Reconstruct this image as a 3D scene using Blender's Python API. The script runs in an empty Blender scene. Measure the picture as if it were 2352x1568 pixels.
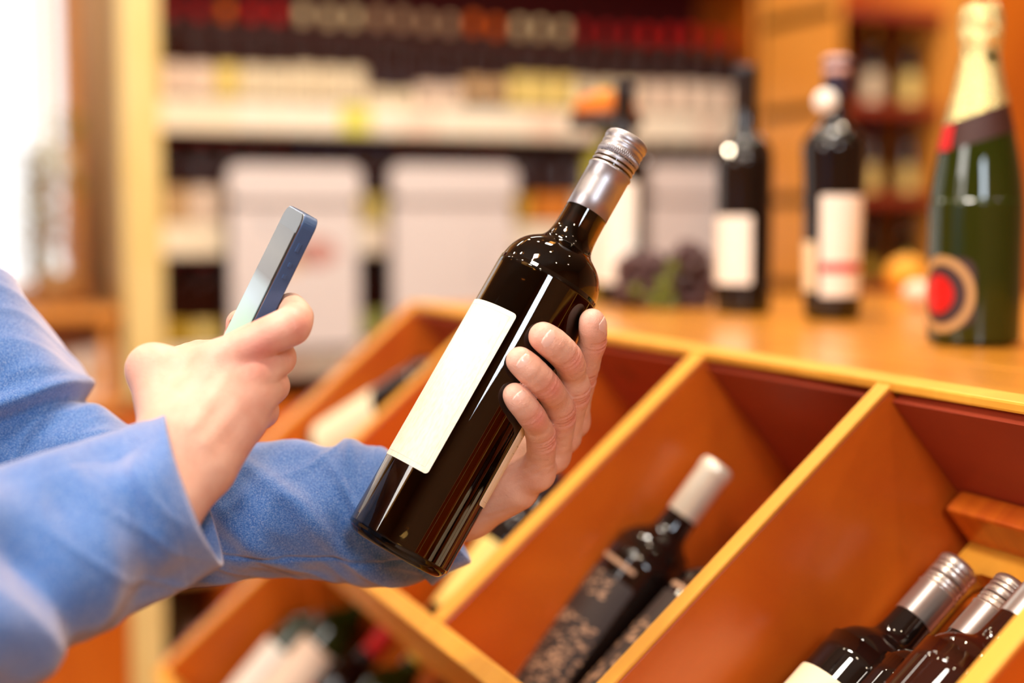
import bpy, bmesh, math, random
import numpy as np
from mathutils import Vector, Matrix, noise

random.seed(4); np.random.seed(4)
S = bpy.context.scene
COL = S.collection
PI = math.pi

# ------------------------------------------------------------------ camera
FPX = 3266.0
YAW, PITCH = math.radians(22.7873), math.radians(4.8136)
CAM = Vector((0, 0, 1.25))
cf = Vector((math.sin(YAW)*math.cos(PITCH), math.cos(YAW)*math.cos(PITCH), -math.sin(PITCH)))
cr = Vector((math.cos(YAW), -math.sin(YAW), 0))
cu = cr.cross(cf)
cd = bpy.data.cameras.new('camera'); cam = bpy.data.objects.new('camera', cd); COL.objects.link(cam)
cam.location = CAM; cam.rotation_euler = (PI/2-PITCH, 0, -YAW)
cd.sensor_width = 36; cd.lens = FPX/2352*36; cd.clip_start = 0.05; cd.clip_end = 60
cd.dof.use_dof = True; cd.dof.focus_distance = 0.915; cd.dof.aperture_fstop = 2.05
S.camera = cam

# ------------------------------------------------------------------ world, lights, exposure
S.view_settings.view_transform = 'Standard'; S.view_settings.look = 'None'
S.view_settings.exposure = 0.02; S.view_settings.gamma = 1; S.view_settings.use_curve_mapping = False
S.cycles.max_bounces = 10; S.cycles.diffuse_bounces = 4; S.cycles.glossy_bounces = 4
S.cycles.transmission_bounces = 8; S.cycles.transparent_max_bounces = 8
S.cycles.caustics_reflective = False; S.cycles.caustics_refractive = False
S.cycles.sample_clamp_indirect = 6
S.cycles.use_denoising = True
S.cycles.use_adaptive_sampling = True; S.cycles.adaptive_threshold = 0.02
w = bpy.data.worlds.new('sky'); S.world = w; w.use_nodes = True
w.node_tree.nodes['Background'].inputs[0].default_value = (1.0, 0.98, 0.96, 1)
w.node_tree.nodes['Background'].inputs[1].default_value = 1.6

def c2w(x, y, z):      # camera-space metres (right, up, forward) -> world
    return CAM + cr*x + cu*y + cf*z
def area(name, loc, target, sx, sy, power, color):
    l = bpy.data.lights.new(name, 'AREA'); l.shape = 'RECTANGLE'; l.size = sx; l.size_y = sy
    l.energy = power; l.color = color
    o = bpy.data.objects.new(name, l); COL.objects.link(o)
    o.location = loc; o.rotation_euler = (Vector(target)-Vector(loc)).to_track_quat('-Z', 'Y').to_euler()
    return o
# daylight window behind the photographer; left and ceiling fill lights are added
area('window_behind', c2w(0.36, 0.70, -1.25), c2w(0, 0, .95), .36, .62, 24, (0.76, 0.88, 1.0))
area('fill_light_left', (-1.9, 0.7, 2.05), (0.3, 1.0, 1.15), .8, 1.2, 46, (1.0, 0.95, 0.90))  # added fill from the left; the wall there has no window
for i_, (x_, y_) in enumerate(((-.45, .5), (.8, 1.3))):
    area('ceiling_fill', (x_, y_, 2.92), (x_+.02, y_+.02, 0), 0.26, .26, 27, (1.0, 0.91, 0.80))  # fill lights added under the ceiling, no fittings there
for x_ in (.1, 1.1, 2.1, 3.0):
    area('ceiling_fill', (x_, 3.0, 2.92), (x_+.05, 3.9, .8), .5, .22, 12, (1.0, 0.92, 0.80))  # more added fill, aimed at the wall shelf

# ------------------------------------------------------------------ pixel helpers (only used to place real geometry)
def ray(px, py): return cf + cr*((px-1176)/FPX) - cu*((py-784)/FPX)
def P(px, py, z): return CAM + ray(px, py)*z
def onplane(px, py, pt, n):
    d = ray(px, py); n = Vector(n); return CAM + d*((Vector(pt)-CAM).dot(n)/d.dot(n))
def onY(px, py, Y): return onplane(px, py, (0, Y, 0), (0, 1, 0))
def onZ(px, py, Z): return onplane(px, py, (0, 0, Z), (0, 0, 1))

# ------------------------------------------------------------------ object helpers
def tag(o, label=None, cat=None, group=None, kind=None):
    if label: o['label'] = label
    if cat: o['category'] = cat
    if group: o['group'] = group
    if kind: o['kind'] = kind
    return o
def empty(name, loc=(0, 0, 0), label=None, cat=None, group=None, rot=None):
    o = bpy.data.objects.new(name, None); COL.objects.link(o); o.location = loc; o.empty_display_size = .02
    if rot is not None: o.rotation_euler = rot
    return tag(o, label, cat, group)
def mk(name, verts, faces, mat, parent=None, smooth=True, world=True, **k):
    me = bpy.data.meshes.new(name); me.from_pydata([tuple(v) for v in verts], [], faces); me.update()
    if mat: me.materials.append(mat)
    if smooth: me.shade_smooth()
    return ob(name, me, parent, **k)
def ob(name, me, parent=None, **k):
    o = bpy.data.objects.new(name, me); COL.objects.link(o)
    if parent is not None: o.parent = parent
    tag(o, **k); return o
def frombm(name, bm, mat, parent=None, smooth=False, **k):
    me = bpy.data.meshes.new(name); bm.to_mesh(me); bm.free()
    if mat: me.materials.append(mat)
    if smooth: me.shade_smooth()
    return ob(name, me, parent, **k)
def box_bm(bm, lo, hi, M=None, bev=0.0):
    lo, hi = Vector(lo), Vector(hi)
    r = bmesh.ops.create_cube(bm, size=1.0)
    vs = r['verts']
    for v in vs: v.co = Vector([(lo[i]+hi[i])/2 + v.co[i]*(hi[i]-lo[i]) for i in range(3)])
    if bev > 0:
        es = list({e for v in vs for e in v.link_edges})
        rb = bmesh.ops.bevel(bm, geom=es, offset=bev, segments=2, profile=.5, affect='EDGES')
        vs = list({v for f in rb['faces'] for v in f.verts} | {v for v in vs if v.is_valid})
    if M is not None:
        for v in vs: v.co = M @ v.co
    return vs
def box(name, lo, hi, mat, parent=None, M=None, bev=0.0, **k):
    bm = bmesh.new(); box_bm(bm, lo, hi, M, bev); return frombm(name, bm, mat, parent, smooth=False, **k)
def frame(o, x, y, z):
    m = Matrix.Identity(4)
    for i in range(3): m[i][0], m[i][1], m[i][2], m[i][3] = x[i], y[i], z[i], o[i]
    return m

# ------------------------------------------------------------------ materials
def nt(name):
    m = bpy.data.materials.new(name); m.use_nodes = True
    return m, m.node_tree, m.node_tree.nodes['Principled BSDF']
def setp(b, **k):
    for a, v in k.items():
        s = b.inputs[a.replace('_', ' ')]
        s.default_value = (*v, 1) if isinstance(v, tuple) and len(v) == 3 and s.type == 'RGBA' else v
def plain(name, col, rough=.5, metal=0, noise_amt=.08, noise_scale=30, **k):
    m, t, b = nt(name)
    n = t.nodes.new('ShaderNodeTexNoise'); n.inputs['Scale'].default_value = noise_scale; n.inputs['Detail'].default_value = 4
    tc = t.nodes.new('ShaderNodeTexCoord'); t.links.new(tc.outputs['Object'], n.inputs['Vector'])
    mx = t.nodes.new('ShaderNodeMix'); mx.data_type = 'RGBA'
    mx.inputs['A'].default_value = (*[c*(1-noise_amt) for c in col], 1); mx.inputs['B'].default_value = (*[min(1, c*(1+noise_amt)) for c in col], 1)
    t.links.new(n.outputs['Fac'], mx.inputs['Factor']); t.links.new(mx.outputs['Result'], b.inputs['Base Color'])
    setp(b, Roughness=rough, Metallic=metal, **k); return m
def wood(name, c1, c2, rough=.35, scale=(3, 3, 40), vec='Object', coat=.25, knots=True, rot=(0, 0, 0)):
    m, t, b = nt(name); N = t.nodes; L = t.links
    tc = N.new('ShaderNodeTexCoord'); mp = N.new('ShaderNodeMapping'); mp.inputs['Scale'].default_value = scale; mp.inputs['Rotation'].default_value = rot
    L.new(tc.outputs[vec], mp.inputs['Vector'])
    n1 = N.new('ShaderNodeTexNoise'); n1.inputs['Scale'].default_value = 1.3; n1.inputs['Detail'].default_value = 5; n1.inputs['Distortion'].default_value = .6
    L.new(mp.outputs[0], n1.inputs['Vector'])
    n2 = N.new('ShaderNodeTexNoise'); n2.inputs['Scale'].default_value = 6; n2.inputs['Detail'].default_value = 3
    L.new(tc.outputs[vec], n2.inputs['Vector'])
    r = N.new('ShaderNodeValToRGB'); r.color_ramp.elements[0].position = .3; r.color_ramp.elements[1].position = .72
    r.color_ramp.elements[0].color = (*c1, 1); r.color_ramp.elements[1].color = (*c2, 1)
    a = N.new('ShaderNodeMath'); a.operation = 'MULTIPLY_ADD'; a.inputs[1].default_value = .65
    a2 = N.new('ShaderNodeMath'); a2.operation = 'MULTIPLY'; a2.inputs[1].default_value = .35
    L.new(n2.outputs['Fac'], a2.inputs[0]); L.new(n1.outputs['Fac'], a.inputs[0]); L.new(a2.outputs[0], a.inputs[2]); L.new(a.outputs[0], r.inputs['Fac'])
    out = r.outputs['Color']
    if knots:
        v = N.new('ShaderNodeTexVoronoi'); v.inputs['Scale'].default_value = 5; v.inputs['Randomness'].default_value = 1
        L.new(tc.outputs[vec], v.inputs['Vector'])
        kr = N.new('ShaderNodeValToRGB'); kr.color_ramp.elements[0].position = .02; kr.color_ramp.elements[1].position = .10
        kr.color_ramp.elements[0].color = (.45, .35, .3, 1); kr.color_ramp.elements[1].color = (1, 1, 1, 1)
        L.new(v.outputs['Distance'], kr.inputs['Fac'])
        mm = N.new('ShaderNodeMix'); mm.data_type = 'RGBA'; mm.blend_type = 'MULTIPLY'; mm.inputs['Factor'].default_value = .8
        L.new(out, mm.inputs['A']); L.new(kr.outputs['Color'], mm.inputs['B']); out = mm.outputs['Result']
    L.new(out, b.inputs['Base Color'])
    bp = N.new('ShaderNodeBump'); bp.inputs['Strength'].default_value = .15; bp.inputs['Distance'].default_value = .002
    L.new(n1.outputs['Fac'], bp.inputs['Height']); L.new(bp.outputs[0], b.inputs['Normal'])
    setp(b, Roughness=rough, Coat_Weight=coat, Coat_Roughness=.2); return m

M = {}
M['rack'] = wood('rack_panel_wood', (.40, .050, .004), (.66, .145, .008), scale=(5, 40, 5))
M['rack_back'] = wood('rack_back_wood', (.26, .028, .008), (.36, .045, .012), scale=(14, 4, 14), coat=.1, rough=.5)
M['rack_edge'] = wood('rack_edge_wood', (.72, .30, .02), (.84, .40, .045), scale=(4, 30, 4), knots=False, coat=0, rough=.5)
M['counter'] = wood('counter_wood', (.58, .20, .014), (.78, .32, .03), scale=(30, 3, 30), rough=.28, coat=.45)
M['cabinet'] = wood('cabinet_wood', (.55, .10, .003), (.72, .18, .008), scale=(25, 25, 3))
M['cabinet_light'] = wood('cabinet_light_wood', (.74, .27, .035), (.82, .35, .06), scale=(25, 25, 3), knots=False)
M['upright'] = wood('upright_pine', (.86, .62, .20), (.94, .74, .34), scale=(20, 20, 3), knots=False, coat=.1)
M['shelf_back'] = plain('shelf_back_dark_red', (.10, .003, .004), .6)
M['board'] = wood('shelf_board_wood', (.35, .14, .03), (.45, .2, .05), knots=False)
M['rail'] = plain('price_rail_cream', (.90, .78, .56), .4)
M['tag'] = plain('price_tag_paper', (.92, .84, .68), .6)
M['tag_yellow'] = plain('price_tag_yellow', (.75, .72, .12), .6)
M['tag_pink'] = plain('price_tag_rose', (.90, .70, .55), .6)
M['plaster'] = plain('plaster_wall', (.62, .34, .16), .8)
M['ceiling'] = plain('ceiling_paint', (.50, .45, .38), .9)
M['floor'] = plain('floor_tile', (.30, .17, .09), .35)
M['white_frame'] = plain('window_frame_yellow', (.75, .58, .12), .5)
M['paper'] = plain('sign_paper', (.76, .69, .67), .6, noise_amt=.03)
M['black'] = plain('black_frame', (.01, .01, .012), .4)

def glassy(name, col, rough=.03, spec=.5):
    return plain(name, col, .02, noise_amt=.2, noise_scale=8)
M['g_dark'] = glassy('dark_bottle_glass', (.008, .004, .003))
M['g_green'] = glassy('green_bottle_glass', (.020, .030, .003))
M['g_olive'] = glassy('olive_bottle_glass', (.30, .26, .02))
M['g_brown'] = glassy('brown_bottle_glass', (.028, .006, .003)); M['g_brown'].node_tree.nodes['Principled BSDF'].inputs['Specular IOR Level'].default_value = .32
def paper(name, col, rough=.6): M[name] = plain(name, col, rough, noise_amt=.05, noise_scale=60); return M[name]
for n_, c_ in dict(l_cream=(.86, .72, .48), l_pink=(.88, .68, .52), l_yellow=(.86, .66, .20), l_tan=(.66, .42, .20), l_white=(.90, .84, .74),
                   l_gold=(.62, .40, .03), l_red=(.55, .03, .02), l_orange=(.80, .25, .02), l_green=(.62, .62, .16), l_black=(.012, .008, .01)).items(): paper(n_, c_)
def cap(name, col, metal=.0, rough=.38): M[name] = plain(name, col, rough, metal, noise_amt=.1)
cap('c_red', (.42, .004, .008)); cap('c_brightred', (.62, .005, .006)); cap('c_orange', (.80, .14, .01)); cap('c_cream', (.82, .66, .38), .1)
cap('c_tan', (.52, .34, .2)); cap('c_black', (.01, .008, .012)); cap('c_navy', (.02, .025, .07)); cap('c_blue', (.06, .09, .25)); cap('c_grey', (.35, .35, .36)); cap('c_gold', (.70, .45, .06), .7)
cap('c_silver', (.56, .48, .42), .85, .33); cap('c_ivory', (.90, .84, .66), .3, .25)

# ------------------------------------------------------------------ bottle building
BORD = [(0, .0), (0.022, .0), (.031, .001), (.0345, .004), (.0360, .009), (.0362, .014), (.0362, .196), (.0358, .203), (.0345, .210), (.0315, .2170),
        (.0275, .2225), (.0215, .2275), (.0178, .2310), (.0158, .2355), (.0150, .2420), (.0146, .252), (.0144, .262), (.0142, .30), (.0142, .302)]
def lathe(prof, seg=32, fn=None):
    vs = []; fs = []
    for i, (r, z) in enumerate(prof):
        if r <= 1e-6: vs.append((0, 0, z)); continue
        for j in range(seg):
            a = 2*PI*j/seg; rr = r if fn is None else fn(r, z, a); vs.append((rr*math.cos(a), rr*math.sin(a), z))
    idx = []; k = 0
    for r, z in prof:
        if r <= 1e-6: idx.append([k]*seg); k += 1
        else: idx.append(list(range(k, k+seg))); k += seg
    for i in range(len(prof)-1):
        A, B = idx[i], idx[i+1]
        for j in range(seg):
            q = [A[j], A[(j+1) % seg], B[(j+1) % seg], B[j]]
            q = [q[n] for n in range(4) if q[n] != q[n-1]]
            if len(set(q)) >= 3: fs.append(q)
    return vs, fs
def dense(prof, n=3):
    # Catmull-Rom subdivision of a profile for smooth shoulders
    out = []
    p = [Vector((r, z)) for r, z in prof]
    for i in range(len(p)-1):
        p0, p1, p2, p3 = p[max(i-1, 0)], p[i], p[i+1], p[min(i+2, len(p)-1)]
        for k in range(n):
            t = k/n; q = .5*((2*p1)+(-p0+p2)*t+(2*p0-5*p1+4*p2-p3)*t*t+(-p0+3*p1-3*p2+p3)*t**3)
            out.append((max(q.x, 0), q.y))
    out.append(tuple(p[-1])); return out
def prof_r(prof, z):
    for (r0, z0), (r1, z1) in zip(prof, prof[1:]):
        if z0 <= z <= z1 and z1 > z0 and z > .008: return r0+(r1-r0)*(z-z0)/(z1-z0)
    return prof[-1][0]
def label_mesh(name, prof, a0, a1, z0, z1, mat, off=.0003, corner=.003, nx=20, nz=6):
    """paper patch that follows the glass between angles a0..a1 and heights z0..z1, corners rounded"""
    vs, fs, uv = [], [], []
    R = prof_r(prof, (z0+z1)/2); W = (a1-a0)*R; H = z1-z0
    us = sorted(set([i/nx for i in range(nx+1)] + [corner*f/W for f in (.15, .4, .7, 1)] + [1-corner*f/W for f in (.15, .4, .7, 1)]))
    for u in us:
        d = min(u, 1-u)*W; ins = 0
        if d < corner: ins = corner-math.sqrt(max(corner**2-(corner-d)**2, 0))
        for k in range(nz+1):
            v = k/nz; z = z0+ins+(H-2*ins)*v; a = a0+(a1-a0)*u; r = prof_r(prof, z)+off
            vs.append((r*math.cos(a), r*math.sin(a), z)); uv.append((u*W, z-z0))
    n = nz+1
    for i in range(len(us)-1):
        for k in range(nz): fs.append((i*n+k, (i+1)*n+k, (i+1)*n+k+1, i*n+k+1))
    me = bpy.data.meshes.new(name); me.from_pydata(vs, [], fs); me.update(); me.materials.append(mat); me.shade_smooth()
    ul = me.uv_layers.new(name='uv')
    for l in me.loops: ul.data[l.index].uv = uv[l.vertex_index]
    me['size'] = (W, H)
    return me
_cache = {}
def lathe_mesh(key, name, prof, seg, mat, fn=None):
    if key in _cache: return _cache[key]
    v, f = lathe(prof, seg, fn)
    me = bpy.data.meshes.new(name); me.from_pydata(v, [], f); me.update(); me.materials.append(mat); me.shade_smooth(); _cache[key] = me
    return me
def capsule_prof(H=.305, z0=.255, r=.0149, screw=False):
    if not screw:
        return [(r-.0004, z0), (r, z0+.0004), (r, H-.012), (r+.0006, H-.011), (r+.0006, H-.004), (r, H-.002), (r-.002, H), (0, H)]
    p = [(r-.0005, z0), (r, z0+.0004)]
    top = H
    p += [(r, top-.0285), (r+.0006, top-.0280), (r+.0007, top-.0272), (r+.0002, top-.0264), (r-.0006, top-.0256), (r-.0004, top-.0245), (r+.0001, top-.0235), (r-.0005, top-.0222), (r-.0007, top-.0215), (r, top-.0205),
          (r-.0001, top-.0185), (r-.0010, top-.0180), (r-.0010, top-.0176), (r+.0001, top-.0172), (r, top-.0125), (r-.0001, top-.0120), (r-.0008, top-.0112), (r, top-.0098), (r, top-.0084), (r-.0008, top-.0074), (r+.0002, top-.0062), (r+.0004, top-.0048),
          (r+.0003, top-.0030), (r-.0004, top-.0016), (r-.0018, top-.0005), (r-.0035, top), (0, top+.0001)]
    return p
def place_axis(base, top, spin_to=None):
    z = (Vector(top)-Vector(base)).normalized()
    ref = Vector(spin_to) if spin_to is not None else (CAM-Vector(base))
    x = (ref-z*ref.dot(z)).normalized(); y = z.cross(x)
    return frame(base, x, y, z)
def bottle(label, Mx, glass='g_dark', capm='c_black', labels=(), prof=BORD, H=.305, cz=.255, screw=False, group=None, seg=28, key='bord', name='wine_bottle', capr=.0149, scale=1.0):
    """labels: list of (a0deg, a1deg, z0, z1, material)"""
    root = empty(name, label=label, cat='bottle', group=group); root.matrix_world = Mx @ Matrix.Scale(scale, 4)
    me = lathe_mesh((key, glass, seg), 'glass', dense(prof, 3) if seg > 20 else prof, seg, M[glass])
    ob('glass', me, root)
    ob('capsule', lathe_mesh(('cap', capm, screw, H, cz, capr, seg), 'capsule', capsule_prof(H, cz, capr, screw), seg, M[capm]), root)
    for i, (a0, a1, z0, z1, m) in enumerate(labels):
        kk = ('lab', key, a0, a1, z0, z1, m)
        if kk not in _cache: _cache[kk] = label_mesh('paper_label', prof, math.radians(a0), math.radians(a1), z0, z1, M[m])
        ob('paper_label', _cache[kk], root)
    return root

# ================================================================== SETTING
def slab(name, lo, hi, mat, kind='structure', **k): return box(name, lo, hi, mat, kind=kind, **k)
slab('floor', (-2.6, -2.2, -.05), (4.4, 5.0, 0), M['floor'])
slab('ceiling', (-2.6, -2.2, 3.0), (4.4, 5.0, 3.05), M['ceiling'])
slab('wall_right', (4.3, -2.2, 0), (4.4, 5.0, 3.0), M['plaster'])
slab('wall_front', (-2.6, -2.3, 0), (4.4, -2.2, 3.0), M['plaster'])
YB = 4.60          # room side of the back wall
# back wall with the bright window opening at its left end
wx1 = onY(186, 300, YB).x; wz0 = onY(100, 655, YB).z
slab('wall_back', (wx1, YB, 0), (4.4, YB+.1, 3.0), M['plaster'])
slab('wall_back_below_window', (-2.6, YB, 0), (wx1, YB+.1, wz0), M['plaster'])
slab('wall_back_above_window', (-2.6, YB, 2.6), (wx1, YB+.1, 3.0), M['plaster'])
slab('wall_left', (-2.7, -2.2, 0), (-2.6, 5.0, 3.0), M['plaster'])
gl, gt, gb = nt('window_glass'); setp(gb, Transmission_Weight=1.0, Roughness=0.0, IOR=1.45, Base_Color=(1, 1, 1))
wroot = empty('window_1', (wx1-.5, YB+.05, wz0)); tag(wroot, kind='structure')
def wbox(n, lo, hi, m):
    o = box(n, lo, hi, m); o.parent = wroot; o.matrix_parent_inverse = Matrix.Translation(-wroot.location); return o
wbox('frame', (wx1-.05, YB-.01, wz0), (wx1, YB+.08, 2.6), M['cabinet_light'])
wbox('sill', (-2.6, YB-.12, wz0-.04), (wx1, YB+.02, wz0), M['cabinet_light'])
mx = onY(107, 300, YB).x
wbox('mullion', (mx-.013, YB+.01, wz0), (mx+.013, YB+.05, 2.6), M['white_frame'])
wbox('mullion', (mx-.9, YB+.01, wz0), (mx-.87, YB+.05, 2.6), M['white_frame'])
wbox('pane', (-2.6, YB+.03, wz0), (wx1-.05, YB+.034, 2.6), gl)

# ================================================================== WALL SHELF UNIT
YS = 4.15          # plane of the shelf fronts
sx0 = onY(278, 400, YS).x; sx1 = onY(368, 400, YS).x; sx2 = onY(1745, 300, YS).x
def zY(px, py, Y=YS): return onY(px, py, Y).z
r1t, r1b = zY(1000, 246), zY(1000, 330)
r2t, r2b = zY(440, 514), zY(440, 597)
board1, board2 = r1t-.012, r2t-.012
gap = board1-board2
board3 = board2-gap; board0 = board1+gap+.20
shelf = empty('wall_shelf', (sx1, YS, board3-.128), 'long wooden wall shelf with cream price rails filled with wine bottles', 'shelf')
def ch(o, root):
    o.parent = root; o.matrix_parent_inverse = root.matrix_world.inverted() if False else Matrix.Translation(-root.location); return o
ch(box('upright', (sx0, YS-.03, board3-.128), (sx1, YB, 2.9), M['upright'], bev=.004, label='broad pale pine upright at the left end'), shelf)
ch(box('upright', (sx2, YS-.02, board3-.128), (sx2+.03, YB, 2.9), M['cabinet'], bev=.003, label='orange wooden upright at the right end'), shelf)
ch(box('back_panel', (sx1, YB-.02, board3-.128), (sx2, YB, 2.9), M['shelf_back']), shelf)
TAGM = ['tag', 'tag', 'tag_pink', 'tag', 'tag_pink', 'tag']
for bi, bz in enumerate((board0, board1, board2, board3)):
    ch(box('shelf_board', (sx1, YS, bz-.022), (sx2, YB-.02, bz), M['board'], bev=.002), shelf)
    rt = bz+.012
    rail = ch(box('price_rail', (sx1-(.06 if bi in (1, 2) else 0), YS-.016, rt-.092), (sx2, YS-.004, rt), M['rail'], bev=.003), shelf)
    x = sx1+.22; k = 0
    while x < sx2-.1:
        wd = .085+.02*random.random()
        m = M['tag_yellow'] if (bi == 1 and abs(onY(812, 280, YS).x-x-.04) < .05) else M[TAGM[(k*5+bi) % 6]]
        tg = box('price_tag', (x, YS-.0195, rt-.084), (x+wd, YS-.016, rt-.008), m); ch(tg, shelf)
        x += wd+.006; k += 1
# base cabinet with doors under the shelf
bc = empty('base_cabinet', (sx1, YS, 0.05), 'orange wooden base cabinet with doors below the wall shelf', 'cabinet')
cz1 = board3-.16
ch(box('body', (-1.35, YS-.02, .05), (sx2, YS+.38, cz1), M['cabinet'], bev=.003), bc)
ch(box('cabinet_top', (-1.4, YS-.06, cz1), (sx0, YS+.40, cz1+.03), M['cabinet_light'], bev=.004), bc)
x = -1.33
for i in range(6):
    x2 = x+.53
    if x2 > sx2: break
    d = ch(box('door', (x+.01, YS-.042, .10), (x2-.01, YS-.021, cz1-.03), M['cabinet'], bev=.004), bc)
    kb = box('knob', (x2-.06, YS-.062, .45), (x2-.04, YS-.0425, .47), M['c_gold'], bev=.004); kb.parent = d
    x = x2

# bottles on the wall shelf ---------------------------------------------------
def px2x(px, Y=YS+.07): return onY(px, 400, Y).x
def upper_spec(px):
    # capsule, label material, label z0, z1
    if px < 470: return ('c_red', 'l_pink', .004, .118, 'dark red capsule and rose label')
    if px < 560: return ('c_orange', 'l_yellow', .004, .120, 'orange capsule and pale yellow label')
    if px < 640: return ('c_brightred', 'l_cream', .004, .118, 'bright red capsule and cream label')
    if px < 840: return ('c_cream', 'l_cream', .004, .125, 'cream capsule and tall cream label')
    if px < 965: return ('c_tan', 'l_cream', .010, .060, 'tan capsule and low cream label')
    if px < 1055: return ('c_tan', 'l_pink', .008, .085, 'tan capsule and low rose label')
    if px < 1175: return ('c_orange', 'l_tan', .050, .105, 'orange capsule and tan band label')
    if px < 1300: return ('c_cream', 'l_yellow', .004, .125, 'cream capsule and yellow label')
    if px < 1480: return ('c_red', 'l_cream', .004, .118, 'dark red capsule and pale cream label')
    return ('c_brightred', 'l_pink', .004, .120, 'bright red capsule and pale rose label')
def second_spec(px):
    if px < 460: return ('c_red', 'l_tan', .010, .120, 'dark red capsule and tan label')
    if px < 530: return ('c_red', 'l_pink', .010, .120, 'dark red capsule and rose label')
    if px < 700: return ('c_red', 'l_cream', .010, .120, 'dark red capsule and cream label')
    if px < 900: return ('c_blue', 'l_yellow', .010, .100, 'blue capsule and yellow label')
    if px < 1180: return ('c_red', 'l_cream', .010, .110, 'dark red capsule and cream label')
    if px < 1235: return ('c_black', 'l_gold', .004, .100, 'black capsule and golden label')
    if px < 1330: return ('c_black', 'l_orange', .004, .105, 'black capsule and orange label')
    return ('c_tan', 'l_cream', .010, .110, 'tan capsule and cream label')
def third_spec(px):
    if px < 700: return ('c_red', 'l_yellow' if int(px/88) % 2 else 'l_gold', .004, .085, 'red capsule and golden yellow label')
    if px < 1000: return ('c_black', 'l_green', .004, .100, 'black capsule and yellow-green label')
    return ('c_red', 'l_cream', .004, .100, 'red capsule and cream label')
ORD = ['first', 'second', 'third', 'fourth', 'fifth', 'sixth', 'seventh', 'eighth', 'ninth', 'tenth', 'eleventh', 'twelfth', 'thirteenth', 'fourteenth', 'fifteenth', 'sixteenth', 'seventeenth', 'eighteenth', 'nineteenth', 'twentieth', 'twenty-first', 'twenty-second', 'twenty-third', 'twenty-fourth', 'twenty-fifth', 'twenty-sixth', 'twenty-seventh', 'twenty-eighth', 'twenty-ninth', 'thirtieth']
def x2px(p):
    d = p-CAM; z = d.dot(cf); return 1176+FPX*d.dot(cr)/z
for rn, bz, spec, grp, rowname in ((0, board1, upper_spec, 'wine bottles on the upper wall shelf', 'upper shelf'), (1, board2, second_spec, 'wine bottles on the middle wall shelf', 'middle shelf'),
                                   (2, board3, third_spec, 'wine bottles on the lower wall shelf', 'lower shelf')):
    x = sx1+.052; k = 0
    while x < sx2-.04:
        p = Vector((x, YS+.065+random.uniform(-.006, .006), bz+.001)); px = x2px(p)
        if rn < 2 or px < 1080:
            cm, lm, z0, z1, txt = spec(px)
            gm = 'g_brown'
            bottle('%s bottle from the left on the %s, %s' % (ORD[k], rowname, txt), place_axis(p, p+Vector((0, 0, 1)), CAM-p),
                   gm, cm, [(-72, 72, z0, z1, lm)], seg=20, group=grp, scale=.96+.03*random.random())
        x += .0775; k += 1

# ================================================================== RIGHT CABINET WALL (niche shelf)
YN = 3.47
nx0, nx1 = onY(1744, 400, YN+.40).x, onY(1905, 400, YN).x
nx2, nx3 = onY(2152, 400, YN).x, 3.9
niche = empty('niche_cabinet', (nx0, YN, 0), 'tall orange wooden cabinet wall with open bottle niche behind the counter', 'cabinet')
ch(box('side_panel', (nx0, YN, 0), ((nx0+nx1)/2, YN+.40, 2.9), M['cabinet'], bev=.003), niche)
ch(box('side_panel', ((nx0+nx1)/2+.001, YN-.03, 0), (nx1, YN+.40, 2.9), M['cabinet_light'], bev=.006, label='lighter orange stile beside the niche'), niche)
ch(box('side_panel', (nx2, YN-.03, 0), (nx2+.09, YN+.40, 2.9), M['cabinet_light'], bev=.006), niche)
ch(box('side_panel', (nx2+.091, YN-.01, 0), (nx3, YN+.40, 2.9), M['cabinet'], bev=.003), niche)
ch(box('back_panel', (nx1, YN+.36, .1), (nx2, YN+.38, 2.9), M['cabinet']), niche)
nb = [onY(2050, 252, YN).z, onY(2050, 458, YN).z]
nb = [nb[0]+(nb[0]-nb[1])*1.05] + nb + [nb[1]-(nb[0]-nb[1])]
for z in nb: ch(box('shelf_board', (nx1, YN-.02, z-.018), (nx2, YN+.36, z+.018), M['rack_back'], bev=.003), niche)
k = 0
for r_, z in enumerate(nb[1:], 1):
    xs = np.linspace(nx1+.05, nx2-.06, 3)
    for i, x in enumerate(xs):
        hts = (nb[r_-1]-z-.04); s_ = min(1.0, hts/.31)
        cm, lm, z0, z1, t = [('c_gold', 'l_yellow', .01, .13, 'gold capsule and pale yellow label'), ('c_navy', 'l_yellow', .01, .12, 'navy capsule and yellow label'), ('c_black', 'l_gold', .02, .09, 'black capsule and golden label')][r_-1]
        if r_ == 2 and i == 0: lm, t = 'l_cream', 'navy capsule and cream label'
        if r_ == 1 and i == 1: lm, t = 'l_cream', 'gold capsule and cream label'
        p = Vector((x, YN+.06, z+.019))
        bottle('%s bottle from the left on the niche %s board, %s' % (ORD[i], ['top', 'middle', 'bottom'][r_-1], t), place_axis(p, p+Vector((0, 0, 1)), CAM-p), 'g_dark', cm,
               [(-70, 70, z0, z1, lm)], seg=20, group='bottles in the cabinet niche', scale=s_*.98)

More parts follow.
